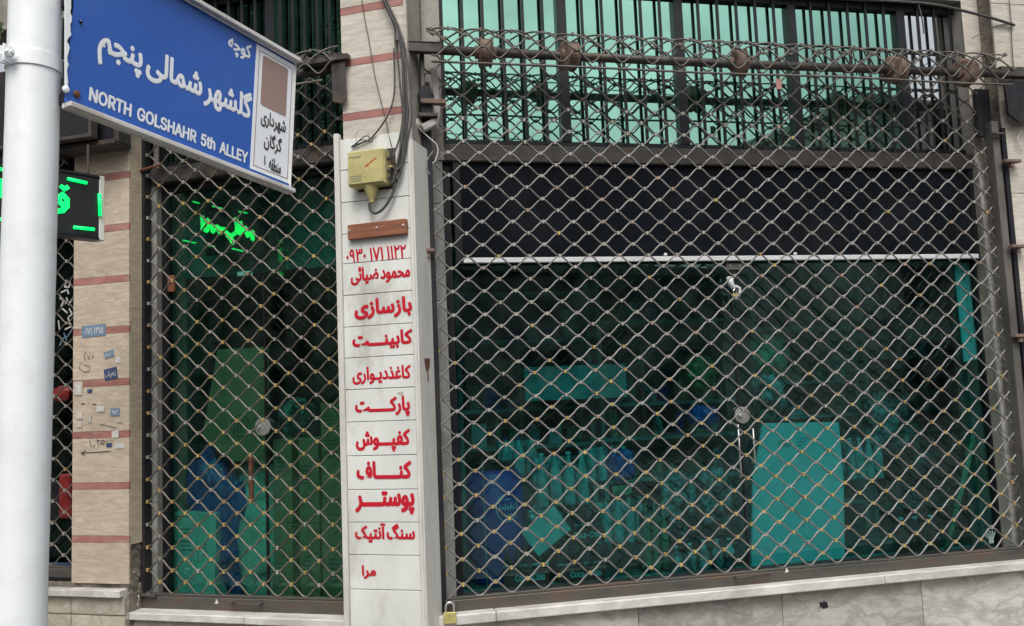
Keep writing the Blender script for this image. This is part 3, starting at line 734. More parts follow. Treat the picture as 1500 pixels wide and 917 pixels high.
# ================================================================== ADVERT PANEL ON THE PILLAR
ad = empty('advertising_sign', L, -.17, -.02, .5, 'tall white strip sign on the central pillar with red lettering listing building services', 'sign')
a0, a1 = U(L, 504.5, 500, -.02), U(L, 606, 500, -.02)
ys = [197, 243, 291, 338, 382, 429, 476, 522, 569, 617, 667, 717, 765, 813, 864]
zz = [Zc(L, 557, y, -.02) for y in ys] + [.46]
for i in range(len(zz) - 1):
    MB().box(a0, a1, -.02 + random.uniform(-.0012, .0008), -.005, zz[i + 1] + .0016, zz[i] - .0016).build('panel_board', 'white_panel', ad, L, bevel=.0015)
MB().box(a0 - .0, a1, -.0048, -.0022, .47, zz[0]).build('backing', 'grey_plate', ad, L)
MB().box(a0 - .030, a0 - .001, -.034, -.0022, .45, zz[0] + .03).build('side_frame', 'white_frame', ad, L, bevel=.003)
MB().box(a1 + .001, a1 + .020, -.030, -.0022, .45, zz[0] + .02).build('side_frame', 'white_frame', ad, L, bevel=.003)
MB().box(a1 + .0205, a1 + .030, -.028, .165, .45, 2.82).build('side_cladding', 'white_frame', ad, L, bevel=.002)
TEXTS = [
    ('۰۹۳۰ ۱۷۱ ۱۱۲۲', 507, 595, (557, 361), (557, 381.5), .012, 'phone'),
    ('محمود ضیائی', 513.5, 601, (557, 388), (557, 415), .022, ''),
    ('بازسازی', 519, 603.5, (560, 436), (560, 466), .028, ''),
    ('کابینـــت', 516, 604.5, (560, 484), (560, 511), .026, ''),
    ('کاغذدیـواری', 516, 602, (559, 536), (559, 562), .022, ''),
    ('پارکـــــت', 520, 600.6, (560, 581), (560, 611), .026, ''),
    ('کفپـــوش', 521, 601, (560, 629), (560, 662), .026, ''),
    ('کنـــــاف', 522, 603, (560, 675), (560, 702), .028, ''),
    ('پوستــــر', 520, 607.4, (560, 719), (560, 754), .028, ''),
    ('سنگ آنتیک', 520, 608, (560, 766), (560, 795), .024, ''),
    ('مرا', 530, 551, (540, 828), (540, 848), .03, '')]
for s, x0, x1, tp, bt, bo, k in TEXTS:
    ym = (tp[1] + bt[1]) / 2
    rect = (U(L, x0, ym, -.022), U(L, x1, ym, -.022), Zc(L, *bt, -.022), Zc(L, *tp, -.022))
    text('red_lettering', s, rect, -.0222, 'red_vinyl', ad, L, bold=bo, latin=(k == 'phone'))

# chipped paint, glue spots
for x, y, w, h in ((585, 575, .012, .010), (621, 545, .010, .05)):
    pass
u, z = hit(L, 587, 577, -.022)
MB().prism([(u - .018, z + .008), (u + .012, z + .012), (u + .015, z - .002), (u + .004, z - .014), (u - .002, z), (u - .014, z + .002)], -.0235, -.0215).build('glue_spot', 'sticker_faded', ad, L)
u, z = hit(L, 624, 540, .05)
pp = MB(); pp.add([(a1 + .0306, .03, z + .05), (a1 + .0306, .11, z + .052), (a1 + .0306, .105, z + .01), (a1 + .0306, .082, z - .012), (a1 + .0306, .088, z - .05), (a1 + .0306, .070, z - .075), (a1 + .0306, .066, z - .02), (a1 + .0306, .045, z + .0)], [(0, 1, 2, 3, 4, 5, 6, 7)]); pp.build('rusty_patch', 'rust', ad, L, label='rusty bare patch on the side of the sign')

# wood block
w0, w1, wz0, wz1 = wall_rect(L, -.04, 510, 596, 325, 347)
wb = empty('wooden_block', L, (w0 + w1) / 2, -.04, wz0, 'short reddish brown wooden batten screwed across the white pillar sign', 'wooden batten')
MB().box(w0, w1, -.048, -.0235, wz0, wz1, rot=-.01).build('batten', 'wood_brown', wb, L, bevel=.003)
for t in (.03, .5, .95):
    u = w0 + (w1 - w0) * t; b = MB(); b.lathe((u, -.048, (wz0 + wz1) / 2 + .006), [(.006, 0), (.006, .002), (.002, .003)], 10, axis='Y'); b.build('screw', 'steel_bright', wb, L)

# ================================================================== ELECTRIC BOX
b0, b1, bz0, bz1 = wall_rect(L, -.10, 509, 562, 219, 271)
eb = empty('junction_box', L, (b0 + b1) / 2, -.05, bz0, 'square yellow-green electrical junction box high on the central pillar', 'junction box')
MB().box(b0, b1 + .004, -.098, -.023, bz0, bz1).build('box_body', 'box_yellow', eb, L, bevel=.006)
lidb = MB(); lidb.box(b0 + .004, b1 - .0, -.107, -.0985, bz0 + .006, bz1 - .005); lid = lidb.build('lid', 'box_yellow', eb, L, bevel=.004)
wr = MB()
uw, zw = b0, bz0; W = b1 - b0; H = bz1 - bz0
for y in (.26, .19, .12): strokes(wr, [(uw + W * (.08 + .02 * k), zw + H * (y + .02 * ((k * 7) % 3 - 1))) for k in range(0, 17)], .003, -.1076)
strokes(wr, [(uw + W * (.08 + .03 * k), zw + H * (.80 + .03 * ((k * 5) % 3 - 1))) for k in range(0, 12)], .0035, -.1076)
wr.build('stamped_print', 'print_dark', lid, L, fix=False)
w2 = MB(); strokes(w2, [(uw + W * .50, zw + H * .50), (uw + W * .82, zw + H * .72)], .005, -.1078); strokes(w2, [(uw + W * .52, zw + H * .56), (uw + W * .60, zw + H * .50)], .003, -.1078)
w2.build('red_scribble', 'red_vinyl', lid, L, fix=False)
uc = (b0 + b1) / 2 + .01
fz = [Zc(L, 540, y, -.06) for y in (271, 281, 292, 297)]
f = MB(); f.lathe((uc, -.06, fz[3]), [(.011, 0), (.013, .012), (.028, fz[2] - fz[3] + .03), (.042, fz[0] - fz[3])], 4 * 5); f.build('cable_gland', 'box_yellow', eb, L, smooth=False)
for k, zf in ((.74, 0), (.40, 0), (.2, 0)):
    b = MB(); b.tube([(b1 + .003, -.06, bz0 + H * k), (b1 + .018, -.06, bz0 + H * k)], .010, 10); b.build('knockout', 'cable_black', eb, L)
MB().box(b1 + .005, b1 + .022, -.05, -.024, bz0 + H * .5, bz0 + H * .56).build('mounting_tab', 'box_yellow', eb, L)
MB().box(b0 + .02, b1 + .03, -.0232, -.0205, bz0 - .012, bz1 + .015).build('back_plate', 'dark_steel', eb, L)

# ================================================================== CABLES
def cable(pts, r, label, F=L, mat='cable_black', group=None, name='cable', sub=5):
    """pts: (px,py,depth) along the cable, smoothed"""
    P = [Vector((*([hit(F, x, y, d)[0]]), d, hit(F, x, y, d)[1])) for x, y, d in pts]
    out = []
    for i in range(len(P) - 1):
        p0, p1, p2, p3 = P[max(i - 1, 0)], P[i], P[i + 1], P[min(i + 2, len(P) - 1)]
        for k in range(sub):
            t = k / sub
            out.append(.5 * ((2 * p1) + (-p0 + p2) * t + (2 * p0 - 5 * p1 + 4 * p2 - p3) * t * t + (-p0 + 3 * p1 - 3 * p2 + p3) * t ** 3))
    out.append(P[-1])
    return MB().tube(out, r, 8).build(name, mat, None, F, smooth=True, label=label, cat='cable', group=group)
bund = 'cables bundled down the pillar'
base = [(556, -14, -.03), (566, 8, -.03), (580, 38, -.03), (585, 62, -.035), (590, 95, -.035), (592, 130, -.035), (594, 170, -.035), (588, 205, -.04), (584, 240, -.04)]
for i, (ox, od, r, rest, lb) in enumerate((
        (0, 0, .0075, [(578, 275, -.045), (566, 300, -.05), (552, 312, -.055), (543, 308, -.06), (541, 297, -.06)], 'thickest black cable of the bundle looping under the junction box into its gland'),
        (4, -.008, .006, [(586, 255, -.05), (580, 262, -.06)], 'black cable on the right of the bundle bending into the lower side of the box'),
        (-5, -.004, .005, [(574, 232, -.06)], 'black cable on the left of the bundle entering the upper side of the box'),
        (8, -.002, .0045, [(590, 240, -.045), (581, 250, -.06)], 'thin dark cable at the right edge of the pillar bundle'),
        (2, -.014, .005, [(577, 262, -.06), (573, 268, -.06)], 'dark grey cable in front of the pillar bundle'))):
    pts = [(x + ox * (1 if 60 < y else .5) + 1.5 * math.sin(y * .03 + i), y, d + od) for x, y, d in (base if i in (0, 1, 3) else base[:-1])] + rest
    cable(pts, r, lb, group=bund)
cable([(528, -14, -.01), (533, 20, -.012), (541, 62, -.012), (548, 105, -.012), (556, 140, -.012), (565, 175, -.014), (570, 200, -.02), (574, 215, -.03)], .0022, 'hair-thin wire crossing the travertine to the left of the cable bundle')
cable([(577, 70, -.045), (578, 110, -.03), (577, 140, -.03), (570, 165, -.03), (558, 185, -.03), (543, 203, -.03), (530, 209, -.03), (515, 216, -.03)], .0045, 'black cable swinging left from the bracket to the top of the junction box')
cable([(515, 215, -.05), (530, 205, -.05), (545, 208, -.05), (538, 199, -.045), (526, 206, -.04), (520, 216, -.04)], .003, 'tangled short black cable ends lying over the junction box')
cable([(524, 214, -.03), (521, 198, -.035), (528, 190, -.04), (538, 193, -.035), (541, 203, -.03)], .0015, 'fine curled wire standing above the junction box', mat='grey_plate')
# white leads beside the right guide track
cable([(610, 182, -.05), (618, 192, -.06), (630, 203, -.06), (640, 213, -.06), (641, 226, -.06), (636, 238, -.06)], .0032, 'thin white lead curling from the pillar corner onto the guide track', R, 'cable_white')
cable([(634, 222, -.05), (626, 234, -.05), (625, 246, -.05), (630, 256, -.05)], .0025, 'short grey lead hanging in a loop beside the guide track', R, 'grey_plate')
# service cable along the top right
cable([(1150, -8, -.1), (1230, -2, -.1), (1310, 2, -.1), (1370, 7, -.1), (1420, 18, -.08), (1455, 27, -.05), (1486, 37, -.03)], .0085, 'thick frayed black service cable sagging across the top right of the window', R)
cable([(1345, 5, -.1), (1349, 20, -.1), (1352, 36, -.1), (1353, 49, -.1)], .004, 'short black cable end hanging in front of the top right grey pane', R)
cable([(1424, 56, -.02), (1440, 47, -.02), (1460, 38, -.02), (1483, 33, -.02)], .0022, 'thin black wire rising to the right stone pillar', R)
cable([(1478, 0, -.03), (1481, 30, -.03), (1482, 60, -.03), (1485, 110, -.03), (1483, 150, -.03)], .003, 'thin dark wire running down the right stone pillar', R)
cable([(1497, 190, -.03), (1490, 205, -.04), (1497, 222, -.03)], .003, 'pale stub of wire on the right stone pillar', R, 'cable_white')
# overhead wires over the street, mirrored in the upper panes
for i, (z, y) in enumerate(((7.4, -7.0), (6.6, -6.4), (7.9, -5.0))):
    MB().tube([(-25 + k * 5, y, z - .6 * (1 - ((k - 5) / 5) ** 2)) for k in range(11)], .012, 6).build('overhead_cable', 'cable_black', None, Matrix.Identity(4), label='black overhead street cable mirrored in the upper panes, %s' % ('middle of three', 'lowest of three', 'highest of three')[i], cat='cable', group='overhead street cables')

# ================================================================== PADLOCKS, SMALL STEEL THINGS
def padlock(F, px, py, d, w, mat, label, tilt=0, sm='steel_bright'):
    u, z = hit(F, px, py, d)
    r = empty('padlock', F, u, d, z, label, 'padlock')
    M = Matrix.Translation((u, d, z)) @ Matrix.Rotation(tilt, 4, 'Y')
    h = w * .85
    b = MB(); b.prism([(-w / 2, .006), (-w / 2 + .006, 0), (w / 2 - .006, 0), (w / 2, .006), (w / 2, h - .004), (w / 2 - .004, h), (-w / 2 + .004, h), (-w / 2, h - .004)], -.009, .009)
    b.v = [tuple(M @ Vector(v)) for v in b.v]; body = b.build('body', mat, r, F, bevel=.0015)
    s = MB(); pts = [(-w * .32, 0, h - .002)] + [(-w * .32 * math.cos(math.pi * k / 8), 0, h + w * .42 + w * .32 * math.sin(math.pi * k / 8)) for k in range(9)] + [(w * .32, 0, h - .002)]
    s.tube([tuple(M @ Vector(p)) for p in pts], w * .085, 8); s.build('shackle', sm, r, F, smooth=True)
    e = MB(); e.box(-w * .25, w * .25, -.0096, -.0091, h * .3, h * .4); e.box(-w * .15, w * .18, -.0096, -.0091, h * .5, h * .58)
    e.v = [tuple(M @ Vector(v)) for v in e.v]; e.build('engraving', 'box_yellow', body, F)
padlock(R, 659, 913, -.07, .062, 'brass', 'brass padlock hanging from the lower left corner of the right grille', .03)
padlock(L, 196, 891, .07, .045, 'steel_bright', 'silver padlock tilted on the lower left end of the left grille', .35)
a, z = hit(L, 205, 876, .09)
MB().tube([(a - .03, .08, z - .02), (a - .02, .08, z + .01), (a + .02, .085, z + .018), (a + .10, .09, z + .01)], .010, 8).build('hasp', 'dark_steel', GL, L, smooth=True)
a, z = hit(R, 662, 884, -.03)
MB().tube([(a - .03, -.03, z + .02), (a - .01, -.045, z - .01), (a - .012, -.05, z - .035), (a + .01, -.045, z - .04), (a + .015, -.035, z + .01)], .008, 8).build('hasp', 'dark_steel', GR, R, smooth=True)
# rusty latch tees on the tracks
def latch(x0, x1, y, d, lab):
    a, z = hit(R, x0, y, d); b_, _ = hit(R, x1, y, d)
    r = empty('latch', R, (a + b_) / 2, d, z, lab, 'latch')
    MB().box(a, b_, d - .02, d + .02, z - .009, z + .009).build('crossbar', 'drum_rust', r, R, bevel=.002)
    MB().box((a + b_) / 2 - .012, (a + b_) / 2 + .012, d - .012, d + .012, z - .038, z - .0095).build('stem', 'drum_rust', r, R, bevel=.002)
latch(615, 636, 367, -.055, 'rusty T-shaped latch on the black track right of the pillar sign')
latch(1470, 1493, 236, -.055, 'uppermost rusty latch on the right guide track')
latch(1480, 1502, 361, -.055, 'rusty latch at mid height on the right guide track')
latch(1484, 1504, 492, -.045, 'dark latch lowest on the right guide track')
# broken mechanism at the left end of the right roller
mech = empty('roller_mechanism', R, U(R, 622, 160, -.06), -.06, Zc(R, 622, 210, -.06), 'broken dark roller mechanism with flat bars beside the pillar under the bracket', 'mechanism')
a, z1 = hit(R, 612, 125, -.05); b_, z0 = hit(R, 632, 172, -.05)
MB().prism([(a, z1 - .04), (a + .03, z1), (b_, z1 - .015), (b_ + .004, z0), (a + .012, z0 + .01)], -.07, -.02).build('housing', 'track_black', mech, R, bevel=.003)
for x0, x1, y, m, h in ((616, 653, 149, 'drum_rust', .012), (613, 641, 169, 'dark_steel', .009)):
    a, z = hit(R, x0, y, -.075); b_, _ = hit(R, x1, y, -.075)
    MB().box(a, b_, -.095, -.055, z - h, z + h).build('flat_bar', m, mech, R, bevel=.002)
a, z = hit(R, 628, 184, -.06)
b = MB(); b.box(a - .04, a + .04, -.08, -.04, z - .02, z + .02, rot=-.5); b.build('torn_block', 'cloth_grey', mech, R, bevel=.006)
a, z = hit(R, 611, 182, -.05); b = MB(); b.blob((a, -.05, z), (.026, .02, .028), 3, .25); b.build('foam_lump', 'sticker_faded', mech, R, smooth=True)
a, z1 = hit(R, 636, 100, -.0); b_, z0 = hit(R, 642, 190, -.0)
MB().prism([(a - .02, z1), (a + .015, z1 + .02), (a + .025, z0 + .1), (a + .01, z0), (a - .015, z0 + .03), (a - .005, (z0 + z1) / 2)], .005, .012).build('pale_rag', 'cloth_grey', mech, R)
a, z = hit(R, 1140, 124, dcR - .112)
MB().box(a - .017, a + .017, dcR - .122, dcR - .116, z - .03, z + .03).build('name_plate', 'pink_stone', GR, R, bevel=.002, label='small pinkish tag hanging on the end rod')
a, z = hit(R, 1459, 197, -.03); MB().box(a - .03, a + .04, -.06, -.03, z - .006, z + .006).build('flat_bar', 'rail_steel', GR, R, bevel=.001)
# paper scraps on the rails
for F, x, y, d, lb in ((L, 317, 882, .12 - .024, 'tiny torn white paper scrap stuck on the left grille rail'), (R, 1152, 836, .03 - .024, 'tiny torn white paper scrap stuck on the right grille rail')):
    u, z = hit(F, x, y, d)
    MB().prism([(u - .012, z - .010), (u + .012, z - .006), (u + .009, z + .004), (u - .001, z + .016), (u - .004, z)], d - .0015, d).build('paper_scrap', 'sticker_white', None, F, label=lb, cat='paper scrap')

# ================================================================== STICKERS AND SCRIBBLES ON THE LEFT PILLAR
def sticker(x0, x1, y0, y1, mat, label, rot=0, txt=None, tm='sticker_white'):
    u0, u1, z0, z1 = wall_rect(L, -.002, x0, x1, y0, y1)
    o = MB().box(u0, u1, -.0036, -.0024, z0, z1, rot=rot).build('sticker', mat, None, L, label=label, cat='sticker')
    if txt: text('print', txt, (u0 + (u1 - u0) * .1, u1 - (u1 - u0) * .1, z0 + (z1 - z0) * .2, z1 - (z1 - z0) * .2), -.0042, tm, o, L, bold=.012, latin=txt[0].isdigit(), slant=-rot * (u1 - u0))
    return o
sticker(120, 155, 476, 493, 'sticker_blue', 'wide blue sticker with pale print across a pink stripe of the left pillar', -.03, '۰۱۷۱ ۱۴۱۵', 'sticker_white')
sticker(153, 167, 514, 524, 'sticker_blue', 'pale blue slanted sticker right of the pencil scribble on the left pillar', -.2, '۱۱۸')
sticker(170, 178, 523, 532, 'sticker_white', 'small white sticker nearest the right edge of the left pillar')
sticker(153, 172, 539, 556, 'sticker_navy', 'torn navy sticker with white print above a worn pink stripe', -.15, 'نصاب')
sticker(108, 121, 559, 579, 'sticker_faded', 'grey-white round-edged sticker at the left edge of the left pillar', 0, '۱')
sticker(128, 135, 570, 575, 'sticker_navy', 'tiny royal blue sticker just under the worn pink stripe')
sticker(142, 153, 595, 603, 'sticker_white', 'small white paper sticker left of the blue square one', .05)
sticker(162, 175, 598, 609, 'sticker_blue', 'square blue sticker with a white mark low on the left pillar', 0, '۷')
sticker(112, 121, 604, 614, 'sticker_faded', 'faded white square sticker, upper of two at the left edge', 0)
sticker(113, 120, 619, 626, 'sticker_faded', 'faded little white square sticker, lower of two at the left edge', 0)
sticker(130, 134, 609, 619, 'sticker_faded', 'narrow upright beige sticker between the white ones')
sticker(170, 179, 615, 619, 'sticker_faded', 'thin pale strip sticker under the square blue one')
sticker(164, 174, 631, 641, 'sticker_white', 'white square sticker stuck on the pink stripe')
sticker(156, 164, 649, 655, 'sticker_navy', 'dark blue sticker beside the handwritten price')
sticker(168, 182, 649, 657, 'sticker_white', 'torn white sticker right of the handwritten price')
sc_ = MB()
def ps(pts, w=.004):
    strokes(sc_, [hit(L, x, y, -.002) for x, y in pts], w, -.0026)
ps([(120, 664), (163, 661)]); ps([(126, 660), (119, 664), (125, 668)])
ps([(131, 645), (134, 655)]); ps([(138, 652), (137, 656)]); ps([(142, 644), (144, 652)]); ps([(142, 645), (147, 646)]); ps([(150, 645), (148, 650), (152, 651), (153, 646), (150, 645)]); ps([(156, 645), (158, 653)]); ps([(121, 653), (122, 654)]); ps([(161, 645), (162, 646)]); ps([(164, 645), (165, 646)])
sc_.build('handwriting', 'ink', bld, L, fix=False, label='handwritten price with an arrow pointing left')
sc_ = MB(); ps([(126, 516), (123, 522), (125, 528)], .003); ps([(128, 520), (130, 526), (132, 519)], .003); ps([(134, 520), (136, 525), (137, 519)], .003); ps([(118, 532), (116, 540), (124, 545), (131, 544), (132, 538), (122, 534)], .003)
sc_.build('handwriting', 'ink', bld, L, fix=False, label='faint pencil scribble')
sc_ = MB(); ps([(146, 621), (170, 627)], .003); ps([(119, 592), (124, 591)], .006); ps([(136, 592), (140, 592)], .006)
sc_.build('handwriting', 'ink', bld, L, fix=False, label='short scratch mark')

# ================================================================== FAR-LEFT BAY
fb = -2.9
fwn = window(L, 'shop_window', -2.95, lu0 + .01, SILL + .14, LW1, [], ['black_mirror'], .24, .03, label='dark window left of the left pillar behind the white pole')
MB().box(-2.95, lu0 + .01, .1, .6, .3, SILL + .13).build('base_core', 'mortar', bld, L)
GB, _, _, _ = grille(L, .12, -2.95, lu0 + .012, .70, .1585, .0592, -1.628, 0, 2.95, .09, .1, 'dark rolling grille left of the left pillar, mostly behind the white pole', None, 0, g='rolling shop grilles', wire=.004, wire_mat='wire_left', brass=lambda z: .1, barh=.06)
wrt = MB()
def pw(pts, w=.010): strokes(wrt, [hit(L, x, y, .22) for x, y in pts], w, .228)
pw([(95, 412), (93, 420), (100, 420), (101, 412), (96, 411)]); pw([(88, 428), (97, 424), (99, 430)]); pw([(86, 436), (92, 440), (88, 448)]); pw([(96, 436), (99, 446), (104, 438)])
pw([(90, 452), (97, 458)]); pw([(98, 466), (103, 478), (94, 482)]); pw([(84, 470), (86, 484)]); pw([(100, 452), (104, 460), (99, 464)])
wrt.build('window_lettering', 'sticker_white', bld, L, fix=False, label='white hand-painted lettering running down the dark window')
wrt = MB(); pw([(104, 482), (98, 492), (90, 496), (86, 506)], .008); pw([(92, 488), (96, 498)], .008)
wrt.build('window_lettering', 'sticker_blue', bld, L, fix=False, label='blue hand-painted lettering low on the dark window')
u, z = hit(L, 92, 577, .20); b = MB(); b.blob((u, .19, z), (.07, .02, .045), 5, .3); b.build('boxing_glove', 'red_thing', None, L, smooth=True, label='round shiny red object hanging behind the far left grille', cat='hanging object')
u, z = hit(L, 97, 725, .2); r = empty('fire_extinguisher', L, u, .2, z - .12, 'red metal box with black front behind the far left grille', 'box')
MB().box(u - .02, u + .06, .16, .225, z - .13, z + .12).build('box_body', 'red_thing', r, L, bevel=.01)
MB().box(u - .11, u - .021, .165, .225, z - .14, z + .08).build('front', 'black_plastic', r, L, bevel=.008)
r.name = 'red_box'
u0, u1, z0, z1 = wall_rect(L, .16, 60, 101, 826, 852); MB().box(-2.8, u1, .165, .2, z0, z1).build('kick_plate', 'sticker_navy', bld, L)

# dark shutter housing and frame above the far-left bay
hz1 = 3.35
hs_ = empty('shutter_housing', L, -2.3, -.1, 2.8, 'dark metal housing projecting above the far left bay behind the street sign', 'housing')
u1 = U(L, 183, 210, -.02); z0 = Zc(L, 150, 222, -.02); z1 = Zc(L, 150, 170, -.02)
MB().box(-3.0, u1, -.10, -.006, z0 + .02, 3.5).build('casing', 'track_black', hs_, L, bevel=.004)
MB().box(u1 + .001, u1 + .03, -.11, -.006, z0, 3.5).build('end_post', 'dark_steel', hs_, L, bevel=.004)
MB().box(-3.0, u1 + .03, -.14, -.005, z0 - .006, z0 + .0195).build('bottom_lip', 'dark_steel', hs_, L, bevel=.003)
f0 = U(L, 133, 195, -.2); fz0 = Zc(L, 110, 203, -.2)
fr = MB(); fr.box(f0 - .02, f0, -.2, -.15, fz0, fz0 + .17); fr.box(-2.9, f0 - .0205, -.2, -.15, fz0, fz0 + .02); fr.build('front_frame', 'dark_steel', hs_, L, bevel=.002)
MB().box(-2.9, f0 - .021, -.17, -.141, fz0 + .02, fz0 + .4).build('front_panel', 'black_plastic', hs_, L)

# ================================================================== LED SIGN (left)
yaw = math.atan2(1780 - 750, FPX)
ldir = Vector((math.sin(yaw), math.cos(yaw), 0))
rr_ = ray(150, 300); LP = CAM + rr_ * (4.05 / rr_.y); LP.z = 0
D = frame(LP, ldir)
zt, zb2 = Zc(D, 150, 262), Zc(D, 150, 349)
led = empty('led_sign', D, -.3, .03, zb2, 'black box sign with glowing green LED border hanging half behind the white pole', 'LED sign')
MB().box(-.85, -.016, .0, .055, zb2, zt).build('case', 'black_plastic', led, D, bevel=.003)
MB().box(-.0155, .010, -.004, .06, zb2 - .012, zt + .012).build('edge_profile', 'white_frame', led, D, bevel=.003)
MB().box(-.85, -.016, -.006, .06, zb2 - .012, zb2 - .001).build('edge_profile', 'frame_black', led, D)
MB().box(-.85, -.016, -.006, .06, zt + .001, zt + .012).build('edge_profile', 'frame_black', led, D)
def tubeled(x0, y0, x1, y1, r=.008):
    a = hit(D, x0, y0, -.008); b_ = hit(D, x1, y1, -.008)
    MB().tube([(a[0], -.009, a[1]), (b_[0], -.009, b_[1])], r, 8).build('led_segment', 'led_green', led, D, smooth=True)
tubeled(99, 262, 127, 268); tubeled(108, 333, 138, 336); tubeled(145.5, 284, 146.5, 316); tubeled(-6, 246, 5, 249); tubeled(-6, 320, 5, 322)
gl = MB()
def lg(pts, w=.018): strokes(gl, [hit(D, x, y, -.004) for x, y in pts], w, -.004)
lg([(90, 273), (94, 277), (99, 274)], .02); lg([(86, 290), (92, 285), (98, 292), (98, 302), (92, 308), (86, 309)], .024); lg([(88, 296), (92, 300)], .024); lg([(2, 264), (4, 275), (3, 288)], .024)
gl.build('led_glyph', 'led_green', led, D, fix=False)
for x_ in (-.06, -.5): MB().tube([(x_, .02, zt), (x_, .02, zt + .16)], .006, 8).build('hanging_rod', 'dark_steel', led, D)
MB().box(-2.95, lu0 - .01, .06, .10, z0 - .30 if False else 2.62, 3.5).build('dark_gap_cover', 'track_black', hs_, L)  # dark board added to cover a bright gap above the LED sign

# ================================================================== THINGS IN THE LEFT WINDOW
def stand(F, x0, x1, y0, d, depth, floor=FL):
    u0 = U(F, x0, 700, d); u1 = U(F, x1, 700, d); z1 = Zc(F, (x0 + x1) / 2, y0, d)
    return u0, u1, floor, z1
FLL = FL + .003
ls = empty('led_reflection', L, -1.1, .3, 2.1, 'glowing green LED lettering with dashes standing in for a sign reflected in the left shop window', 'LED sign')  # glowing strokes stand in for an LED sign mirrored in the glass
ll = MB()
def gg(pts, w=.02): strokes(ll, [hit(L, x, y, .27) for x, y in pts], w, .27)
for p in (((296, 318), (297, 334)), ((296, 334), (303, 338), (308, 330), (312, 339), (318, 332), (322, 341), (328, 336)), ((303, 322), (307, 326)), ((328, 336), (334, 345), (340, 352)), ((346, 320), (347, 336), (352, 342)), ((352, 326), (354, 340), (359, 334), (363, 345), (370, 340), (370, 350)), ((338, 349), (341, 357)), ((300, 328), (325, 336), (338, 346), (352, 336), (368, 344))): gg(p, .026)
ll.build('lettering', 'led_dim', ls, L, fix=False)
ll = MB()
for p in (((282, 295), (292, 298)), ((311, 302), (328, 306)), ((350, 310), (362, 312)), ((268, 352), (287, 356)), ((305, 360), (314, 361)), ((340, 364), (356, 368)), ((369, 345), (371, 353))): gg(p, .008)
ll.build('dash_border', 'led_dim', ls, L, fix=False)
MB().box(-1.36, -.86, .275, .28, Zc(L, 330, 372, .27), Zc(L, 330, 288, .27)).build('backing', 'black_plastic', ls, L)
def plain(F, name, x0, x1, y0, y1, d, th, mat, label, cat, bev=.003, rot=0, parent=None):
    u0, u1, z0, z1 = wall_rect(F, d, x0, x1, y0, y1)
    return MB().box(u0, u1, d, d + th, z0, z1, rot=rot).build(name, mat, parent, F, bevel=bev, label=label, cat=cat)
plain(L, 'price_tag', 347, 370, 397, 404, .245, .004, 'board_white', 'small white label on the left shop glass under the LED lettering', 'label')
plain(L, 'wood_piece', 229, 254, 404, 428, .215, .02, 'wood_brown', 'small red-brown wooden piece at the left edge of the left window', 'wood piece')
# cardboard boxes
def carton(F, u0, u1, d0, d1, z0, z1, label, tape=True, mat='cardboard', group=None, rot=0, prints=()):
    r = empty('cardboard_box', F, (u0 + u1) / 2, d0, z0, label, 'box', group)
    MB().box(u0, u1, d0, d1, z0, z1, rot=rot).build('carton', mat, r, F, bevel=.004)
    if tape: c = u0 + (u1 - u0) * .5; MB().box(c - .022, c + .022, d0 - .0015, d0 - .0005, z0 + .005, z1 - .005, rot=rot).build('tape', 'parcel_tape', r, F)
    for (a, b_, c, e) in prints:
        m = MB(); W, H = u1 - u0, z1 - z0
        n = max(2, int((e - c) * H / .02))
        for k in range(n):
            zz_ = z0 + H * (c + (e - c) * (k + .5) / n); m.box(u0 + W * a, u0 + W * (a + (b_ - a) * random.uniform(.55, 1)), d0 - .0012, d0 - .0004, zz_ - .003, zz_ + .003)
        m.build('print', 'print_dark', r, F)
    return r
u = lambda x, y, d: U(L, x, y, d)
cg = 'cartons stacked in the left window'
c0, c1, c2 = u(400, 750, .32), u(468, 750, .32), u(510, 750, .32)
zt1 = Zc(L, 440, 643, .32); zm = Zc(L, 440, 767, .32)
carton(L, c0, c1 - .004, .32, .62, FLL, zm - .002, 'tall brown taped carton at the bottom in the left window, right of the white sack', prints=((.08, .3, .2, .5), (.65, .9, .3, .6)), group=cg)
carton(L, c0 + .003, c1 - .002, .322, .62, zm, zt1, 'brown taped carton standing on the lower one in the left window', prints=((.1, .35, .55, .8), (.6, .9, .45, .7)), group=cg)
zm2 = Zc(L, 490, 755, .33)
carton(L, c1 + .004, c2 + .05, .33, .62, FLL, zm2, 'brown carton in the lower right corner of the left window', tape=False, prints=((.2, .5, .2, .5),), group=cg)
carton(L, c1 + .008, c2 + .05, .335, .62, zm2 + .002, Zc(L, 490, 590, .33), 'upper brown carton at the right edge of the left window', tape=False, prints=((.1, .4, .5, .9),), group=cg)
# big tilted carton sheet with round emblem
a = [hit(L, x, y, .36) for x, y in ((296, 640), (318, 512), (392, 508), (392, 690), (372, 676), (340, 676))]
bc = empty('cardboard_box', L, a[0][0], .36, a[4][1], 'large tilted cardboard sheet with a round printed emblem behind the left window', 'box')
MB().prism(a, .36, .38).build('carton', 'cardboard', bc, L, bevel=.003)
em = MB(); eu, ez = hit(L, 352, 624, .358)
for k in range(24):
    w0_, w1_ = 2 * math.pi * k / 24, 2 * math.pi * (k + 1) / 24
    strokes(em, [(eu + .06 * math.cos(w0_), ez + .06 * math.sin(w0_)), (eu + .06 * math.cos(w1_), ez + .06 * math.sin(w1_))], .005, .3585)
for k in range(5): strokes(em, [(eu - .04 + .02 * k, ez - .04), (eu - .03 + .018 * k, ez + .035)], .006, .3584)
em.build('emblem', 'print_dark', bc, L, fix=False)
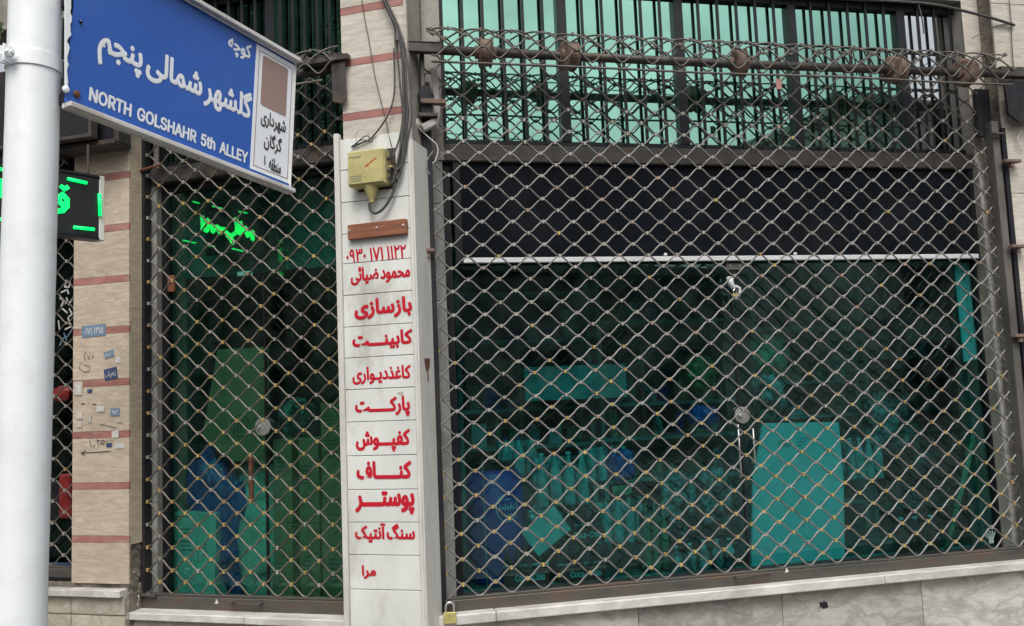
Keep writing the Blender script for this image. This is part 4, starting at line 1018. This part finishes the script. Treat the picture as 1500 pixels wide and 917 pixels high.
# blue film-wrapped bundle
def lump(F, name, x0, x1, y0, d, rd, mat, label, cat, seed=1, amp=.25, floor=None, y1=None, sq=.8, fr=2.6):
    a = U(F, x0, 700, d); b_ = U(F, x1, 700, d); zt_ = Zc(F, (x0 + x1) / 2, y0, d); zb_ = FL if floor is None and y1 is None else (Zc(F, (x0 + x1) / 2, y1, d) if y1 else floor)
    b = MB(); b.blob(((a + b_) / 2, d + rd, (zt_ + zb_) / 2), ((b_ - a) / 2, rd, (zt_ - zb_) / 2), seed, amp, fr, 36, 24, sq)
    return b.build(name, mat, None, F, smooth=True, label=label, cat=cat)
lump(L, 'plastic_bundle', 262, 322, 668, .34, .12, 'blue_film', 'blue film-wrapped bundle behind the teal printed boxes in the left window', 'bundle', 2)
lump(L, 'plastic_bundle', 300, 350, 700, .34, .10, 'blue_film', 'blue film-wrapped bundle between the boxes and the white sack', 'bundle', 3)
lump(L, 'sack', 338, 402, 735, .30, .11, 'sack_white', 'full white woven sack standing at the foot of the left window', 'sack', 4, .2)
lump(L, 'sack', 342, 400, 680, .42, .09, 'sack_white', 'smaller white plastic sack behind the full one', 'sack', 5, .3, y1=760)
lump(L, 'plastic_bag', 400, 452, 585, .5, .08, 'film_clear', 'crumpled clear plastic bag on top of the cartons', 'plastic bag', 6, .3, y1=645)
# teal printed boxes
tb0, tb1 = u(236, 800, .30), u(289, 800, .30); tb2 = u(316, 800, .30); tz = Zc(L, 270, 824, .30); tt = Zc(L, 270, 750, .30)
carton(L, tb0, tb1, .30, .5, tz + .002, tt, 'pale printed box with dark pictures, on top at the left of the left window', tape=False, mat='board_white', prints=((.08, .4, .15, .75), (.08, .9, .82, .94), (.55, .9, .2, .7)))
carton(L, tb1 + .002, tb2, .302, .5, tz + .001, tt - .005, 'plain pale box end beside the printed one', tape=False, mat='board_white', prints=((.3, .6, .1, .4),))
carton(L, tb0, tb2 - .01, .30, .5, FLL, tz, 'plain pale box under the printed ones in the left window corner', tape=False, mat='board_white', prints=((.35, .55, .02, .15),))
lump(L, 'dark_bag', 262, 310, 470, .6, .1, 'black_plastic', 'dark bundle hanging in the shadow of the left window', 'bundle', 8, .3, y1=600)

# ================================================================== THINGS IN THE RIGHT WINDOW
ur = lambda x, y, d: U(R, x, y, d)
# shelving at the back: uprights and boards
def shelving(x0, x1, ytops, d, dep, label, ymat='shelf_metal', ups=()):
    a, b_ = ur(x0, 600, d), ur(x1, 600, d)
    r = empty('shelf_unit', R, (a + b_) / 2, d, FL, label, 'shelf')
    zt_ = 2.6
    for x in (a, b_ - .03): MB().box(x, x + .03, d, d + dep, FL, zt_).build('upright', ymat, r, R)
    for y in ytops:
        z = Zc(R, (x0 + x1) / 2, y, d); MB().box(a + .031, b_ - .031, d, d + dep, z - .012, z + .012).build('shelf_board', ymat, r, R)
    MB().box(a, b_, d + dep + .002, d + dep + .012, FL, zt_).build('back_panel', 'interior_wall', r, R)
    return r, a, b_
shelving(672, 870, (600, 655, 500, 430), 1.3, .35, 'left shelving unit seen through the right shop window')
shelving(880, 1085, (590, 640, 700, 470), 1.25, .35, 'middle shelving unit behind the glass door joint')
shelving(1110, 1262, (560, 610, 665, 480, 740), 1.3, .35, 'shelving unit behind the pale leaning board')
shelving(1270, 1445, (520, 600, 660, 440, 740), 1.3, .35, 'right-hand shelving unit seen through the right shop window')
# jars and packets on the shelves (dim stock)
random.seed(21)
cols = ['film_clear', 'board_white', 'foil_gold', 'blue_plastic', 'bottle_green', 'cola_red', 'foil_green', 'shelf_metal']
nm = {'film_clear': 'clear wrapped', 'board_white': 'pale', 'foil_gold': 'golden', 'blue_plastic': 'blue', 'bottle_green': 'green', 'cola_red': 'red', 'foil_green': 'lime green', 'shelf_metal': 'grey-green'}
stock = MB()
for x0, x1, ys_, d in ((690, 860, (600, 655, 500), 1.32), (895, 1070, (590, 640, 700, 470), 1.27), (1120, 1250, (560, 610, 665, 480, 740), 1.32), (1285, 1430, (520, 600, 660, 440, 740), 1.32)):
    for y in ys_:
        z = Zc(R, (x0 + x1) / 2, y, d) + .0125; x = x0
        while x < x1:
            w = random.uniform(.05, .11); h = random.uniform(.07, .2); a = ur(x, 600, d)
            mi = random.randrange(len(cols)); dd = d + random.uniform(0, .08)
            if random.random() < .5: stock.box(a, a + w, dd, dd + .1, z, z + h, mi)
            else: stock.lathe((a + w / 2, dd + .05, z), [(w * .42, 0), (w * .45, .01), (w * .45, h * .7), (w * .2, h * .85), (w * .2, h)], 10, mi)
            x += (w + random.uniform(.005, .03)) / .0037
stock.build('shelf_stock', cols, None, R, kind='stuff', label='dim rows of groceries on the shelves at the back of the shop', cat='groceries')
# pale panel box on shelf
plain(R, 'carton', 768, 918, 535, 585, .95, .25, 'sack_white', 'wide pale green carton on a shelf left of the middle of the right window', 'box')
# strip with numbers
u0, u1, z0, z1 = wall_rect(R, .27, 1403, 1438, 385, 525)
sp = empty('number_strip', R, (u0 + u1) / 2, .27, z0, 'tall pale strip with small printed figures at the top right of the right window', 'display strip')
pl = [hit(R, x, y, .27) for x, y in ((1396, 387), (1419, 384), (1425, 388), (1436, 520), (1433, 526), (1411, 530))]
MB().prism(pl, .262, .27).build('board', 'board_white', sp, R)
for i, y in enumerate((395, 410, 425, 440, 455, 470, 485, 500)):
    uu, zz_ = hit(R, 1412 + (y - 395) * .11, y, .26)
    text('figure', '۵۴۳۲۱۶۸۷'[i], (uu - .012, uu + .006, zz_ - .012, zz_ + .012), .2612, 'print_dark', sp, R, latin=True)
    text('figure', '۲۷۱۴۳۵۶۸'[i], (uu + .04, uu + .055, zz_ - .012, zz_ + .012), .2612, 'print_dark', sp, R, latin=True)
# blue drum with round emblem
d = .42; a, b_ = ur(690, 760, d), ur(778, 760, d); zt_ = Zc(R, 735, 690, d); rad = (b_ - a) / 2
dr = empty('blue_barrel', R, (a + b_) / 2, d + rad, FL, 'large blue plastic barrel with a pale round emblem behind the right shop glass', 'barrel')
h = zt_ - FL
b = MB(); b.lathe(((a + b_) / 2, d + rad, FL), [(rad * .9, 0), (rad * .97, .02), (rad * .98, h * .3), (rad, h * .32), (rad, h * .36), (rad * .98, h * .38), (rad * .98, h * .66), (rad, h * .68), (rad, h * .72), (rad * .97, h * .74), (rad * .94, h * .93), (rad * .8, h * .99), (rad * .7, h)], 40); b.build('body', 'blue_plastic', dr, R, smooth=True)
b = MB(); b.lathe(((a + b_) / 2, d + rad, FL + h + .001), [(rad * .72, 0), (rad * .72, .03), (rad * .65, .04)], 32); b.build('lid', 'black_plastic', dr, R)
em = MB(); eu, ez = hit(R, 743, 744, d); cr_ = Vector(((a + b_) / 2, d + rad, 0))
def onb(x, z): # point on the barrel surface
    dx = x - cr_.x; return (x, cr_.y - math.sqrt(max(.0001, (rad * 1.008) ** 2 - dx * dx)), z)
def curvst(pts, w):
    em.tube([onb(*p) for p in pts], w, 5)
curvst([(eu + .062 * math.cos(t * .2618), ez + .075 * math.sin(t * .2618)) for t in range(25)], .003)
for k in range(6): curvst([(eu - .045 + .016 * k, ez - .012), (eu - .045 + .016 * k + .004, ez + .022 - .01 * (k % 2)), (eu - .036 + .016 * k, ez - .006)], .0028)
curvst([(eu - .03, ez - .035), (eu, ez - .045), (eu + .03, ez - .035)], .0028); curvst([(eu - .02, ez + .045), (eu + .02, ez + .045)], .0028)
em.build('emblem', 'board_white', dr, R)
# glass showcase edge in front
a, z1 = hit(R, 706, 670, .34)
sh = empty('glass_showcase', R, a, .34, FL, 'small glass showcase edge standing before the blue barrel', 'showcase')
MB().box(a - .003, a + .003, .32, .326, FL, Zc(R, 706, 672, .34)).build('post', 'steel_bright', sh, R)
MB().box(a - .13, a + .20, .321, .325, FL, FL + .012).build('bottom_rail', 'steel_bright', sh, R)
# shrink-wrapped packs of cola
def bottle_mb(b, u, dd, z, h, r, mi=0, cap=1):
    b.lathe((u, dd, z), [(r * .9, 0), (r, h * .05), (r, h * .30), (r * .92, h * .38), (r, h * .46), (r * .95, h * .6), (r * .35, h * .86), (r * .35, h * .94)], 12, mi)
    b.lathe((u, dd, z + h * .93), [(r * .42, 0), (r * .42, h * .06)], 10, cap)
def cola_pack(x0, x1, y0, y1, d, label, floor=None):
    a, b_ = ur(x0, y1, d), ur(x1, y1, d); z1 = Zc(R, (x0 + x1) / 2, y0, d); z0 = floor if floor is not None else Zc(R, (x0 + x1) / 2, y1, d)
    r = empty('cola_pack', R, (a + b_) / 2, d, z0, label, 'bottle pack', 'cola packs stacked in the right window')
    n = 4; W = (b_ - a) / n; h = z1 - z0
    for k in range(n):
        for j in range(2):
            b = MB(); bottle_mb(b, a + W * (k + .5), d + W * (.5 + j), z0, h, W * .47); b.build('bottle', ['cola_dark', 'cola_red'], r, R, smooth=True)
    lb = MB(); lb.box(a, b_, d - .002, d, z0 + h * .02, z0 + h * .42); lo = lb.build('label_band', 'cola_red', r, R)
    text('lettering', 'Coca-Cola', (a + (b_ - a) * .25, b_ - (b_ - a) * .1, z0 + h * .14, z0 + h * .32), -.0026 + d, 'board_white', lo, R, bold=.01, latin=True)
    f = MB(); f.box(a - .002, b_ + .002, d - .004, d - .003, z0 + h * .50, z0 + h * .56); f.build('film_band', 'film_clear', r, R)
def clear_pack(x0, x1, y0, y1, d, label, n=4, cap='board_white', body='water'):
    a, b_ = ur(x0, y1, d), ur(x1, y1, d); z1 = Zc(R, (x0 + x1) / 2, y0, d); z0 = Zc(R, (x0 + x1) / 2, y1, d)
    r = empty('bottle_pack', R, (a + b_) / 2, d, z0, label, 'bottle pack')
    W = (b_ - a) / n
    for k in range(n):
        b = MB(); bottle_mb(b, a + W * (k + .5), d + W * .5, z0, z1 - z0, W * .46); b.build('bottle', [body, cap], r, R, smooth=True)
    MB().box(a, b_, d + W, d + W + .06, z0, z0 + (z1 - z0) * .9).build('pack_back', 'film_clear', r, R)
cola_pack(738, 805, 800, 852, .36, 'shrink-wrapped cola pack on the floor nearest the blue barrel', FL)
cola_pack(818, 888, 800, 848, .36, 'shrink-wrapped cola pack on the floor right of the first one', FL)
cola_pack(826, 886, 745, 795, .40, 'shrink-wrapped cola pack on top of the right floor pack')
clear_pack(788, 868, 662, 742, .46, 'pack of tall clear bottles above the upper cola pack')
clear_pack(735, 792, 640, 700, .62, 'pack of clear bottles showing over the top of the blue barrel', 3, 'blue_plastic')
clear_pack(868, 952, 730, 796, .50, 'pack of pale bottles right of the cola packs', 5, 'foil_green')
clear_pack(862, 925, 650, 705, .62, 'small pack of bottles behind the green price card', 4, 'cola_red')
clear_pack(1246, 1300, 640, 702, .62, 'pack of clear bottles right of the leaning board', 4, 'board_white')
clear_pack(946, 985, 735, 835, .44, 'three tall green bottles left of the clear water bottles', 3, 'foil_green', 'bottle_green')
lump(R, 'plastic_bag', 775, 826, 745, .44, .06, 'film_clear', 'tilted clear wrapped pack between barrel and cola', 'plastic bag', 12, .45, y1=800, fr=3.4)
plain(R, 'flyer', 770, 830, 755, 800, .35, .003, 'sack_white', 'pale tilted flyer lying over the film packs', 'flyer', 0, rot=-.6)
plain(R, 'price_card', 897, 925, 711, 725, .33, .004, 'foil_green', 'small light green price card in the middle of the right window', 'card')
# wrapped bottles hanging/standing left of the joint
bi = 0
for (x, y0, h, mt) in ((992, 800, .15, 'film_clear'), (1012, 796, .16, 'film_clear'), (1032, 792, .17, 'film_clear'), (1052, 790, .17, 'film_clear'), (1070, 788, .17, 'film_clear')):
    u_, d_ = ur(x, 830, .38), .38
    b = MB(); bottle_mb(b, u_, d_, FL, h, .032); b.build('water_bottle', ['film_clear', 'board_white'], None, R, smooth=True, label='clear water bottle on the floor left of the door joint, %s from the left' % ('first', 'second', 'third', 'fourth', 'fifth')[bi], cat='bottle', group='clear bottles beside the door joint'); bi += 1
for i, (x0, x1, y0, y1, d, mt, lb, ct) in enumerate((
        (1018, 1062, 520, 575, .7, 'foil_gold', 'brownish foil snack bag left of the door joint', 'snack bag'),
        (1120, 1172, 492, 545, .6, 'foil_green', 'yellow-green snack bag above the leaning board', 'snack bag'),
        (1118, 1165, 548, 612, .6, 'film_clear', 'clear bag of goods under the green snack bag', 'plastic bag'),
        (1020, 1062, 595, 625, .55, 'blue_film', 'blue wrapped packet near the door lock', 'packet'),
        (1030, 1075, 690, 775, .5, 'film_clear', 'tall shiny film bag just left of the door joint', 'plastic bag'),
        (975, 1020, 690, 790, .8, 'film_clear', 'dim shiny film bag further left of the joint', 'plastic bag'),
        (898, 935, 660, 705, .55, 'blue_film', 'blue packet above the green price card', 'packet'),
        (1172, 1232, 640, 690, 1.0, 'blue_film', 'blue packet behind the leaning board', 'packet'),
        (1215, 1262, 655, 705, .7, 'film_clear', 'clear film bag right of the leaning board', 'plastic bag'),
        (1285, 1350, 575, 660, .9, 'film_clear', 'heap of shiny film on the right-hand shelf', 'plastic bag'))):
    lump(R, ct.replace(' ', '_'), x0, x1, y0, d, .07, mt, lb, ct, 30 + i, .4, y1=y1, fr=3.2)
# pale leaning board
pl = [hit(R, x, y, .30) for x, y in ((1118, 620), (1229, 618), (1236, 700), (1238, 820), (1101, 833), (1103, 700))]
pl[3] = (pl[3][0], FL + .001); pl[4] = (pl[4][0], FL + .001)
lbd = empty('leaning_board', R, pl[4][0] + .2, .3, FL, 'large pale blank board standing behind the glass right of the door joint', 'board')
MB().prism(pl, .30, .318).build('board', 'board_white', lbd, R, bevel=.002)
uu, zz_ = hit(R, 1170, 640, .298)
for k in range(3): MB().box(uu - .02, uu + .06 - .02 * k, .2985, .2995, zz_ - .012 - .02 * k, zz_ - .005 - .02 * k).build('print', 'shelf_metal', lbd, R)
uu, zz_ = hit(R, 1148, 652, .298); MB().box(uu - .035, uu + .045, .2985, .2995, zz_ - .012, zz_ + .03).build('logo', 'shelf_metal', lbd, R)
# leaning bamboo
p0 = hit(R, 1386, 806, .30); p1 = hit(R, 1442, 560, .40)
MB().tube([(p0[0], .30, FL + .01), ((p0[0] + p1[0]) / 2 + .012, .35, (p0[1] + p1[1]) / 2), (p1[0], .40, p1[1])], .017, 10).build('bamboo_pole', 'bamboo', None, R, smooth=True, label='pale green pole leaning in the right corner of the right window', cat='pole')
# dark fan / wheel
u_, z_ = hit(R, 1385, 690, .6); b = MB(); b.blob((u_, .7, z_), (.20, .08, .16), 12, .25); b.build('dark_bundle', 'black_plastic', None, R, smooth=True, label='round black object behind the leaning pole', cat='bundle')
bi = 0
for x, m in ((1322, 'cola_red'), (1342, 'cola_dark'), (1366, 'cola_red')):
    u_ = ur(x, 790, .36)
    b = MB(); bottle_mb(b, u_, .36, FL, .215, .036); b.build('drink_bottle', [m, 'board_white'], None, R, smooth=True, label='%s soft drink bottle with a white cap left of the leaning pole' % ('left red', 'middle dark', 'right red')[bi], cat='bottle', group='soft drink bottles by the leaning pole'); bi += 1
u_, z_ = hit(R, 1449, 790, .235)
b = MB(); b.box(u_ - .016, u_ + .016, .218, .222, z_ - .02, z_ + .012)
for k in range(5): t = -1.0 + .42 * k; b.tube([(u_ + .010 * (k - 2) * .7, .220, z_ + .006), (u_ + .05 * math.sin(t), .220, z_ + .012 + .042 * math.cos(t))], .0042, 6)
b.build('hand_sticker', 'shelf_metal', None, R, label='small pale hand-shaped decal at the lower right corner of the right glass', cat='sticker')
# curved white pull and padlock near the top of the joint
wh = empty('curved_lock_hasp', R, U(R, 1073, 415, .19), .19, Zc(R, 1073, 430, .19), 'white S-shaped hasp with a small brass padlock on the glass door joint', 'hasp')
ptsw = [(1069, 406, .19), (1070, 414, .185), (1074, 421, .18), (1079, 420, .18), (1083, 422, .18), (1084, 428, .18), (1082, 435, .18)]
P = [(hit(R, x, y, d_)[0], d_, hit(R, x, y, d_)[1]) for x, y, d_ in ptsw]
MB().tube(P, [.020, .019, .016, .010, .010, .009, .007], 10).build('hasp_arm', 'white_metal', wh, R, smooth=True)
u_, z_ = hit(R, 1077, 436, .17)
MB().box(u_ - .016, u_ + .016, .162, .176, z_ - .004, z_ + .024).build('lock_body', 'brass', wh, R, bevel=.002)
MB().tube([(u_ - .010, .169, z_ + .024), (u_ - .010, .169, z_ + .04), (u_, .169, z_ + .05), (u_ + .010, .169, z_ + .04), (u_ + .010, .169, z_ + .024)], .003, 6).build('lock_shackle', 'steel_bright', wh, R)

# ================================================================== STREET SIGN ON ITS POLE
hd = ray(1449, 675).normalized()
zu = Vector((0, 0, 1)); wv = (zu - hd * zu.dot(hd)).normalized(); yv = wv.cross(hd)
rr_ = ray(424, 285); SO = CAM + rr_ * (2.6 / rr_.y)
S = Matrix((hd, yv, wv)).transposed().to_4x4(); S.translation = SO
# pole
def at(px, py, Y): v = ray(px, py); return CAM + v * Y / v.y
pt_, pb_ = at(52.5, 0, 1.95), at(27, 917, 1.95)
dv = (pt_ - pb_).normalized()
gp = pb_ - dv * (pb_.z / dv.z); tp_ = pt_ + dv * 1.0
sgn = bpy.data.objects.new('street_name_sign', None); COL.objects.link(sgn); sgn.matrix_world = Matrix.Translation(gp); WORLDM[sgn] = Matrix.Translation(gp)
props(sgn, 'white street pole carrying a blue enamel alley name sign with Persian and English lettering', 'street sign')
I4 = Matrix.Identity(4)
PR = .0565
b = MB(); npt = 60
b.tube([gp + (tp_ - gp) * k / npt for k in range(npt + 1)], [PR + .0006 * noise.noise(Vector((0, 0, k * .7))) for k in range(npt + 1)], 48)
b.build('pole', 'pole_paint', sgn, I4, smooth=True, fix=False)
# clamp band with bolt ears
def onpole(px, py):
    v = ray(px, py); t = ((at(52.5, 0, 1.95) + at(27, 917, 1.95)) / 2).y; P0 = CAM + v * t / v.y
    k = (P0.z - gp.z) / dv.z; return gp + dv * k
cc = onpole(50, 95)
PM = Matrix.Translation(cc) @ dv.to_track_quat('Z', 'Y').to_matrix().to_4x4()
b = MB(); n = 48; ri, ro = PR + .0008, PR + .0035
b.lathe((0, 0, -.018), [(ri, 0), (ro, .001), (ro, .035), (ri, .036)], n)
cl = b.build('clamp_band', 'pole_paint', sgn, PM)
toC = (PM.inverted() @ CAM); ac = math.atan2(toC.y, toC.x)
def rad_box(mb, ang, r0, r1, w, z0, z1):
    M = Matrix.Rotation(ang, 4, 'Z'); mb.box(r0, r1, -w, w, z0, z1, M=M)
e = MB(); rad_box(e, ac - 1.05, PR, PR + .028, .003, -.020, .020); rad_box(e, ac - .82, PR, PR + .028, .003, -.020, .020)
e.build('clamp_ear', 'pole_paint', cl, PM, bevel=.001)
for zz_ in (0,):
    e = MB(); M = Matrix.Rotation(ac - .935, 4, 'Z')
    pts = [M @ Vector((PR + .017, y, zz_)) for y in (-.045, .030)]
    e.tube(pts, .0045, 8); e.tube([M @ Vector((PR + .017, y, zz_)) for y in (.014, .024)], .010, 6); e.tube([M @ Vector((PR + .017, y, zz_)) for y in (-.034, -.022)], .010, 6)
    e.build('clamp_bolt', 'pole_paint', cl, PM)
# sign geometry in its own frame: x along the sign, z up
sx0 = hit(S, 95, 150)[0]
szt = hit(S, 427, 90)[1]; szb = hit(S, 424, 277)[1]
spx = hit(S, 371, 150)[0]
rim = .012
pan = MB().box(sx0, -.004, .0, .003, szb, szt).build('sign_panel', 'sign_blue', sgn, S)
MB().box(spx, -.0045, -.0012, -.0002, szb + .016, szt - .008).build('district_plate', 'sign_white', pan, S)
def lineframe(u0, u1, z0, z1, w, d, name, mat):
    f = MB(); f.box(u0, u1, d, d + .0006, z0, z0 + w); f.box(u0, u1, d, d + .0006, z1 - w, z1); f.box(u0, u0 + w, d, d + .0006, z0 + w, z1 - w); f.box(u1 - w, u1, d, d + .0006, z0 + w, z1 - w)
    f.build(name, mat, pan, S)
PW = -.0045 - spx
lineframe(spx + PW * .07, -.0045 - PW * .05, szb + .028, szt - .022, .0024, -.0019, 'plate_border', 'sign_brown')
# rims
def bentrim(z0, z1, name):
    MB().box(sx0, .004, -.022, -.0005, z0, z1).box(sx0, .004, .0035, .012, z0 - .001, z1 + .001).build(name, 'sign_rim', pan, S, bevel=.002)
bentrim(szb - .014, szb - .0005, 'bottom_rim'); bentrim(szt + .0005, szt + .014, 'top_rim')
MB().box(-.0038, .0, -.006, .004, szb, szt).build('end_rim', 'sign_rim', pan, S, bevel=.001)
def srect(l_, r_, t_, b_): return hit(S, *l_)[0], hit(S, *r_)[0], hit(S, *b_)[1], hit(S, *t_)[1]
text('lettering', 'گلشهر شمالی پنجم', srect((141, 90), (369, 150), (367, 136), (205, 121)), -.0008, 'sign_white', pan, S, bold=.019)
text('lettering', 'NORTH  GOLSHAHR  5th  ALLEY', srect((130, 140), (363, 228), (132, 127), (132, 148.5)), -.0008, 'sign_white', pan, S, bold=.016, latin=True)
text('lettering', 'کوچه', srect((334, 60), (368, 72), (362, 63), (345, 84)), -.0008, 'sign_white', pan, S, bold=.018)
def brown():
    u0, u1 = hit(S, 383, 110)[0], hit(S, 420, 130)[0]; z1 = hit(S, 383, 80)[1]; z0 = hit(S, 383, 154)[1]; r = .008; p = []
    for cx, cz, a0_ in ((u1 - r, z1 - r, 0), (u0 + r, z1 - r, 90), (u0 + r, z0 + r, 180), (u1 - r, z0 + r, 270)):
        for k in range(5): w = math.radians(a0_ + 22.5 * k); p.append((cx + r * math.cos(w), cz + r * math.sin(w)))
    MB().prism(p, -.0021, -.0013).build('brown_square', 'sign_brown', pan, S)
brown()
text('lettering', 'شهرداری', srect((381, 180), (418, 190), (399, 167), (399, 192)), -.0021, 'ink', pan, S, bold=.012)
text('lettering', 'گرگان', srect((386, 205), (412, 215), (399, 197), (399, 224)), -.0021, 'ink', pan, S, bold=.012)
text('lettering', 'منطقه', srect((393, 240), (411, 245), (402, 232), (402, 252)), -.0021, 'ink', pan, S, bold=.010)
text('lettering', '۱', srect((385.5, 240), (388, 240), (387, 228), (387, 242)), -.0021, 'ink', pan, S, bold=.02, latin=True)
# ragged white paint edge where the sign meets the pole
random.seed(11); el = [hit(S, 94, y)for y in (-12, 134)]; ed = []
for k in range(31):
    y = -12 + 146 * k / 30; wpx = 100.5 + 2.2 * noise.noise(Vector((0, y * .09, 1))) + random.uniform(-1.2, 1.2) + (2 if k < 14 else -2.2)
    ed.append(hit(S, wpx, y))
MB().prism([el[0]] + ed + [el[1]], -.004, -.0009).build('paint_edge', 'pole_paint', pan, S)
# bolts and holes
def sbolt(x, y, r, mat, name='rivet'):
    u_, z_ = hit(S, x, y, -.001); b = MB(); b.lathe((u_, -.001, z_), [(r, 0), (r * .9, .004), (r * .4, .006)], 10, axis='Y'); b.build(name, mat, pan, S)
sbolt(112, 138, .009, 'rust', 'rusty_bolt'); sbolt(118, 32, .004, 'black_plastic', 'bolt_hole'); sbolt(96, 131, .009, 'pole_paint', 'painted_bolt')
u_, z_ = hit(S, 290, 231, -.022); b = MB(); b.lathe((u_, -.022, z_ ), [(.004, 0), (.003, .001)], 8, axis='Y'); b.build('rivet', 'rust', pan, S)
# bracket between pole and sign
u_, z_ = hit(S, 92, 140); MB().box(sx0 - .0, u_ + .07, .0045, .03, z_ - .015, z_ + .012).build('sign_bracket', 'track_black', sgn, S)
MB().box(sx0 - .02, u_ + .07, .0045, .03, z_ + .22, z_ + .25).build('sign_bracket', 'track_black', sgn, S)

# ================================================================== ACROSS THE STREET (seen mirrored in the glass)
def far_building(x0, x1, y, h, label):
    r = bpy.data.objects.new('opposite_building', None); COL.objects.link(r); m = Matrix.Translation(((x0 + x1) / 2, y, 0)); r.matrix_world = m; WORLDM[r] = m
    props(r, label, 'building', 'buildings across the street')
    MB().box(x0, x1, y - 8, y, 0, h).build('wall', 'far_wall_light' if x0 > 14 else 'far_wall', r, I4)
    MB().box(x0 - .2, x1 + .2, y - 8.2, y + .3, h, h + .25).build('roof_edge', 'far_trim', r, I4)
    n = int((x1 - x0) / 3.2)
    for k in range(n):
        xc = x0 + (x1 - x0) * (k + .5) / n
        for z0, z1 in ((.3, 2.7), (3.5, 4.9), (6.2, 7.8), (9.2, 10.8)):
            if z1 > h - .3: continue
            w = MB().box(xc - 1.1, xc + 1.1, y + .005, y + .06, z0, z1).build('window', 'far_trim', r, I4)
            MB().box(xc - 1.0, xc + 1.0, y + .061, y + .075, z0 + .1, z1 - .1).build('pane', 'frame_black', w, I4)
far_building(-11.5, 13.5, -11, 4.6, 'low building across the street, mirrored in the shop glass, straight opposite')
far_building(18, 36, -9.5, 9.7, 'building across the street mirrored in the glass, to the right')
far_building(-28, -14.6, -9.5, 14, 'taller building across the street mirrored in the glass, to the left')
def tree(x, y, h, cr, label, seed):
    random.seed(seed)
    r = bpy.data.objects.new('street_tree', None); COL.objects.link(r); m = Matrix.Translation((x, y, 0)); r.matrix_world = m; WORLDM[r] = m
    props(r, label, 'tree', 'street trees across the road')
    b = MB(); b.tube([(x, y, 0), (x + .08, y, h * .3), (x - .05, y + .05, h * .55)], [.17, .13, .09], 10)
    tips = []
    for k in range(9):
        a = k * 2.4; e = Vector((x + cr * .7 * math.cos(a), y + cr * .7 * math.sin(a), h * (.6 + .35 * random.random())))
        b.tube([(x, y, h * (.4 + .02 * k)), (x + cr * .3 * math.cos(a), y + cr * .3 * math.sin(a), h * .62), tuple(e)], [.07, .045, .015], 6); tips.append(e)
    b.build('trunk', 'bark', r, I4)
    c = MB()
    clumps = [(Vector((x, y, h * .75)) + Vector((random.gauss(0, 1) * cr * .5, random.gauss(0, 1) * cr * .5, random.gauss(0, 1) * h * .13)), random.uniform(.3, .7)) for _ in range(40)] + [(t, .5) for t in tips]
    for ce, rr2 in clumps:
        mi = random.random() < .4
        for _ in range(75):
            p = ce + Vector((random.gauss(0, 1), random.gauss(0, 1), random.gauss(0, .8))) * rr2 * .6
            a = Vector((random.uniform(-1, 1), random.uniform(-1, 1), random.uniform(-.6, .6))).normalized() * .09; q = a.cross(Vector((random.uniform(-1, 1), random.uniform(-1, 1), random.uniform(-1, 1)))).normalized() * .04
            c.add([p - a, p + q, p + a, p - q], [(0, 1, 2, 3)], int(mi))
    c.build('crown', ['leaf', 'leaf_light'], r, I4, fix=False)
tree(-7.2, -6.0, 7.5, 2.6, 'leafy street tree across the road whose gaps show in the upper left window', 3)
tree(-11.6, -5.5, 11.0, 3.2, 'second leafy street tree further left across the road', 5)
# a sprig of leaves beside the pole at the upper left edge
sprig = MB(); random.seed(4)
for k in range(16):
    p = at(random.uniform(-12, 6), random.uniform(30, 85), 3.0); a = Vector((random.uniform(-1, 1), random.uniform(-.5, .5), random.uniform(-1, 1))).normalized() * .022; q = a.cross(Vector((0, 1, .2))).normalized() * .011
    sprig.add([p - a, p - a * .3 + q, p + a * .5 + q * .8, p + a, p + a * .5 - q * .8, p - a * .3 - q], [(0, 1, 2, 3, 4, 5)])
p0 = at(-14, 95, 3.0); p1 = at(2, 35, 3.0); sprig.tube([p0, (p0 + p1) / 2, p1], .004, 5)
sprig.build('leafy_twig', 'leaf', None, I4, fix=False, label='small green leafy twig at the upper left edge behind the pole', cat='twig')
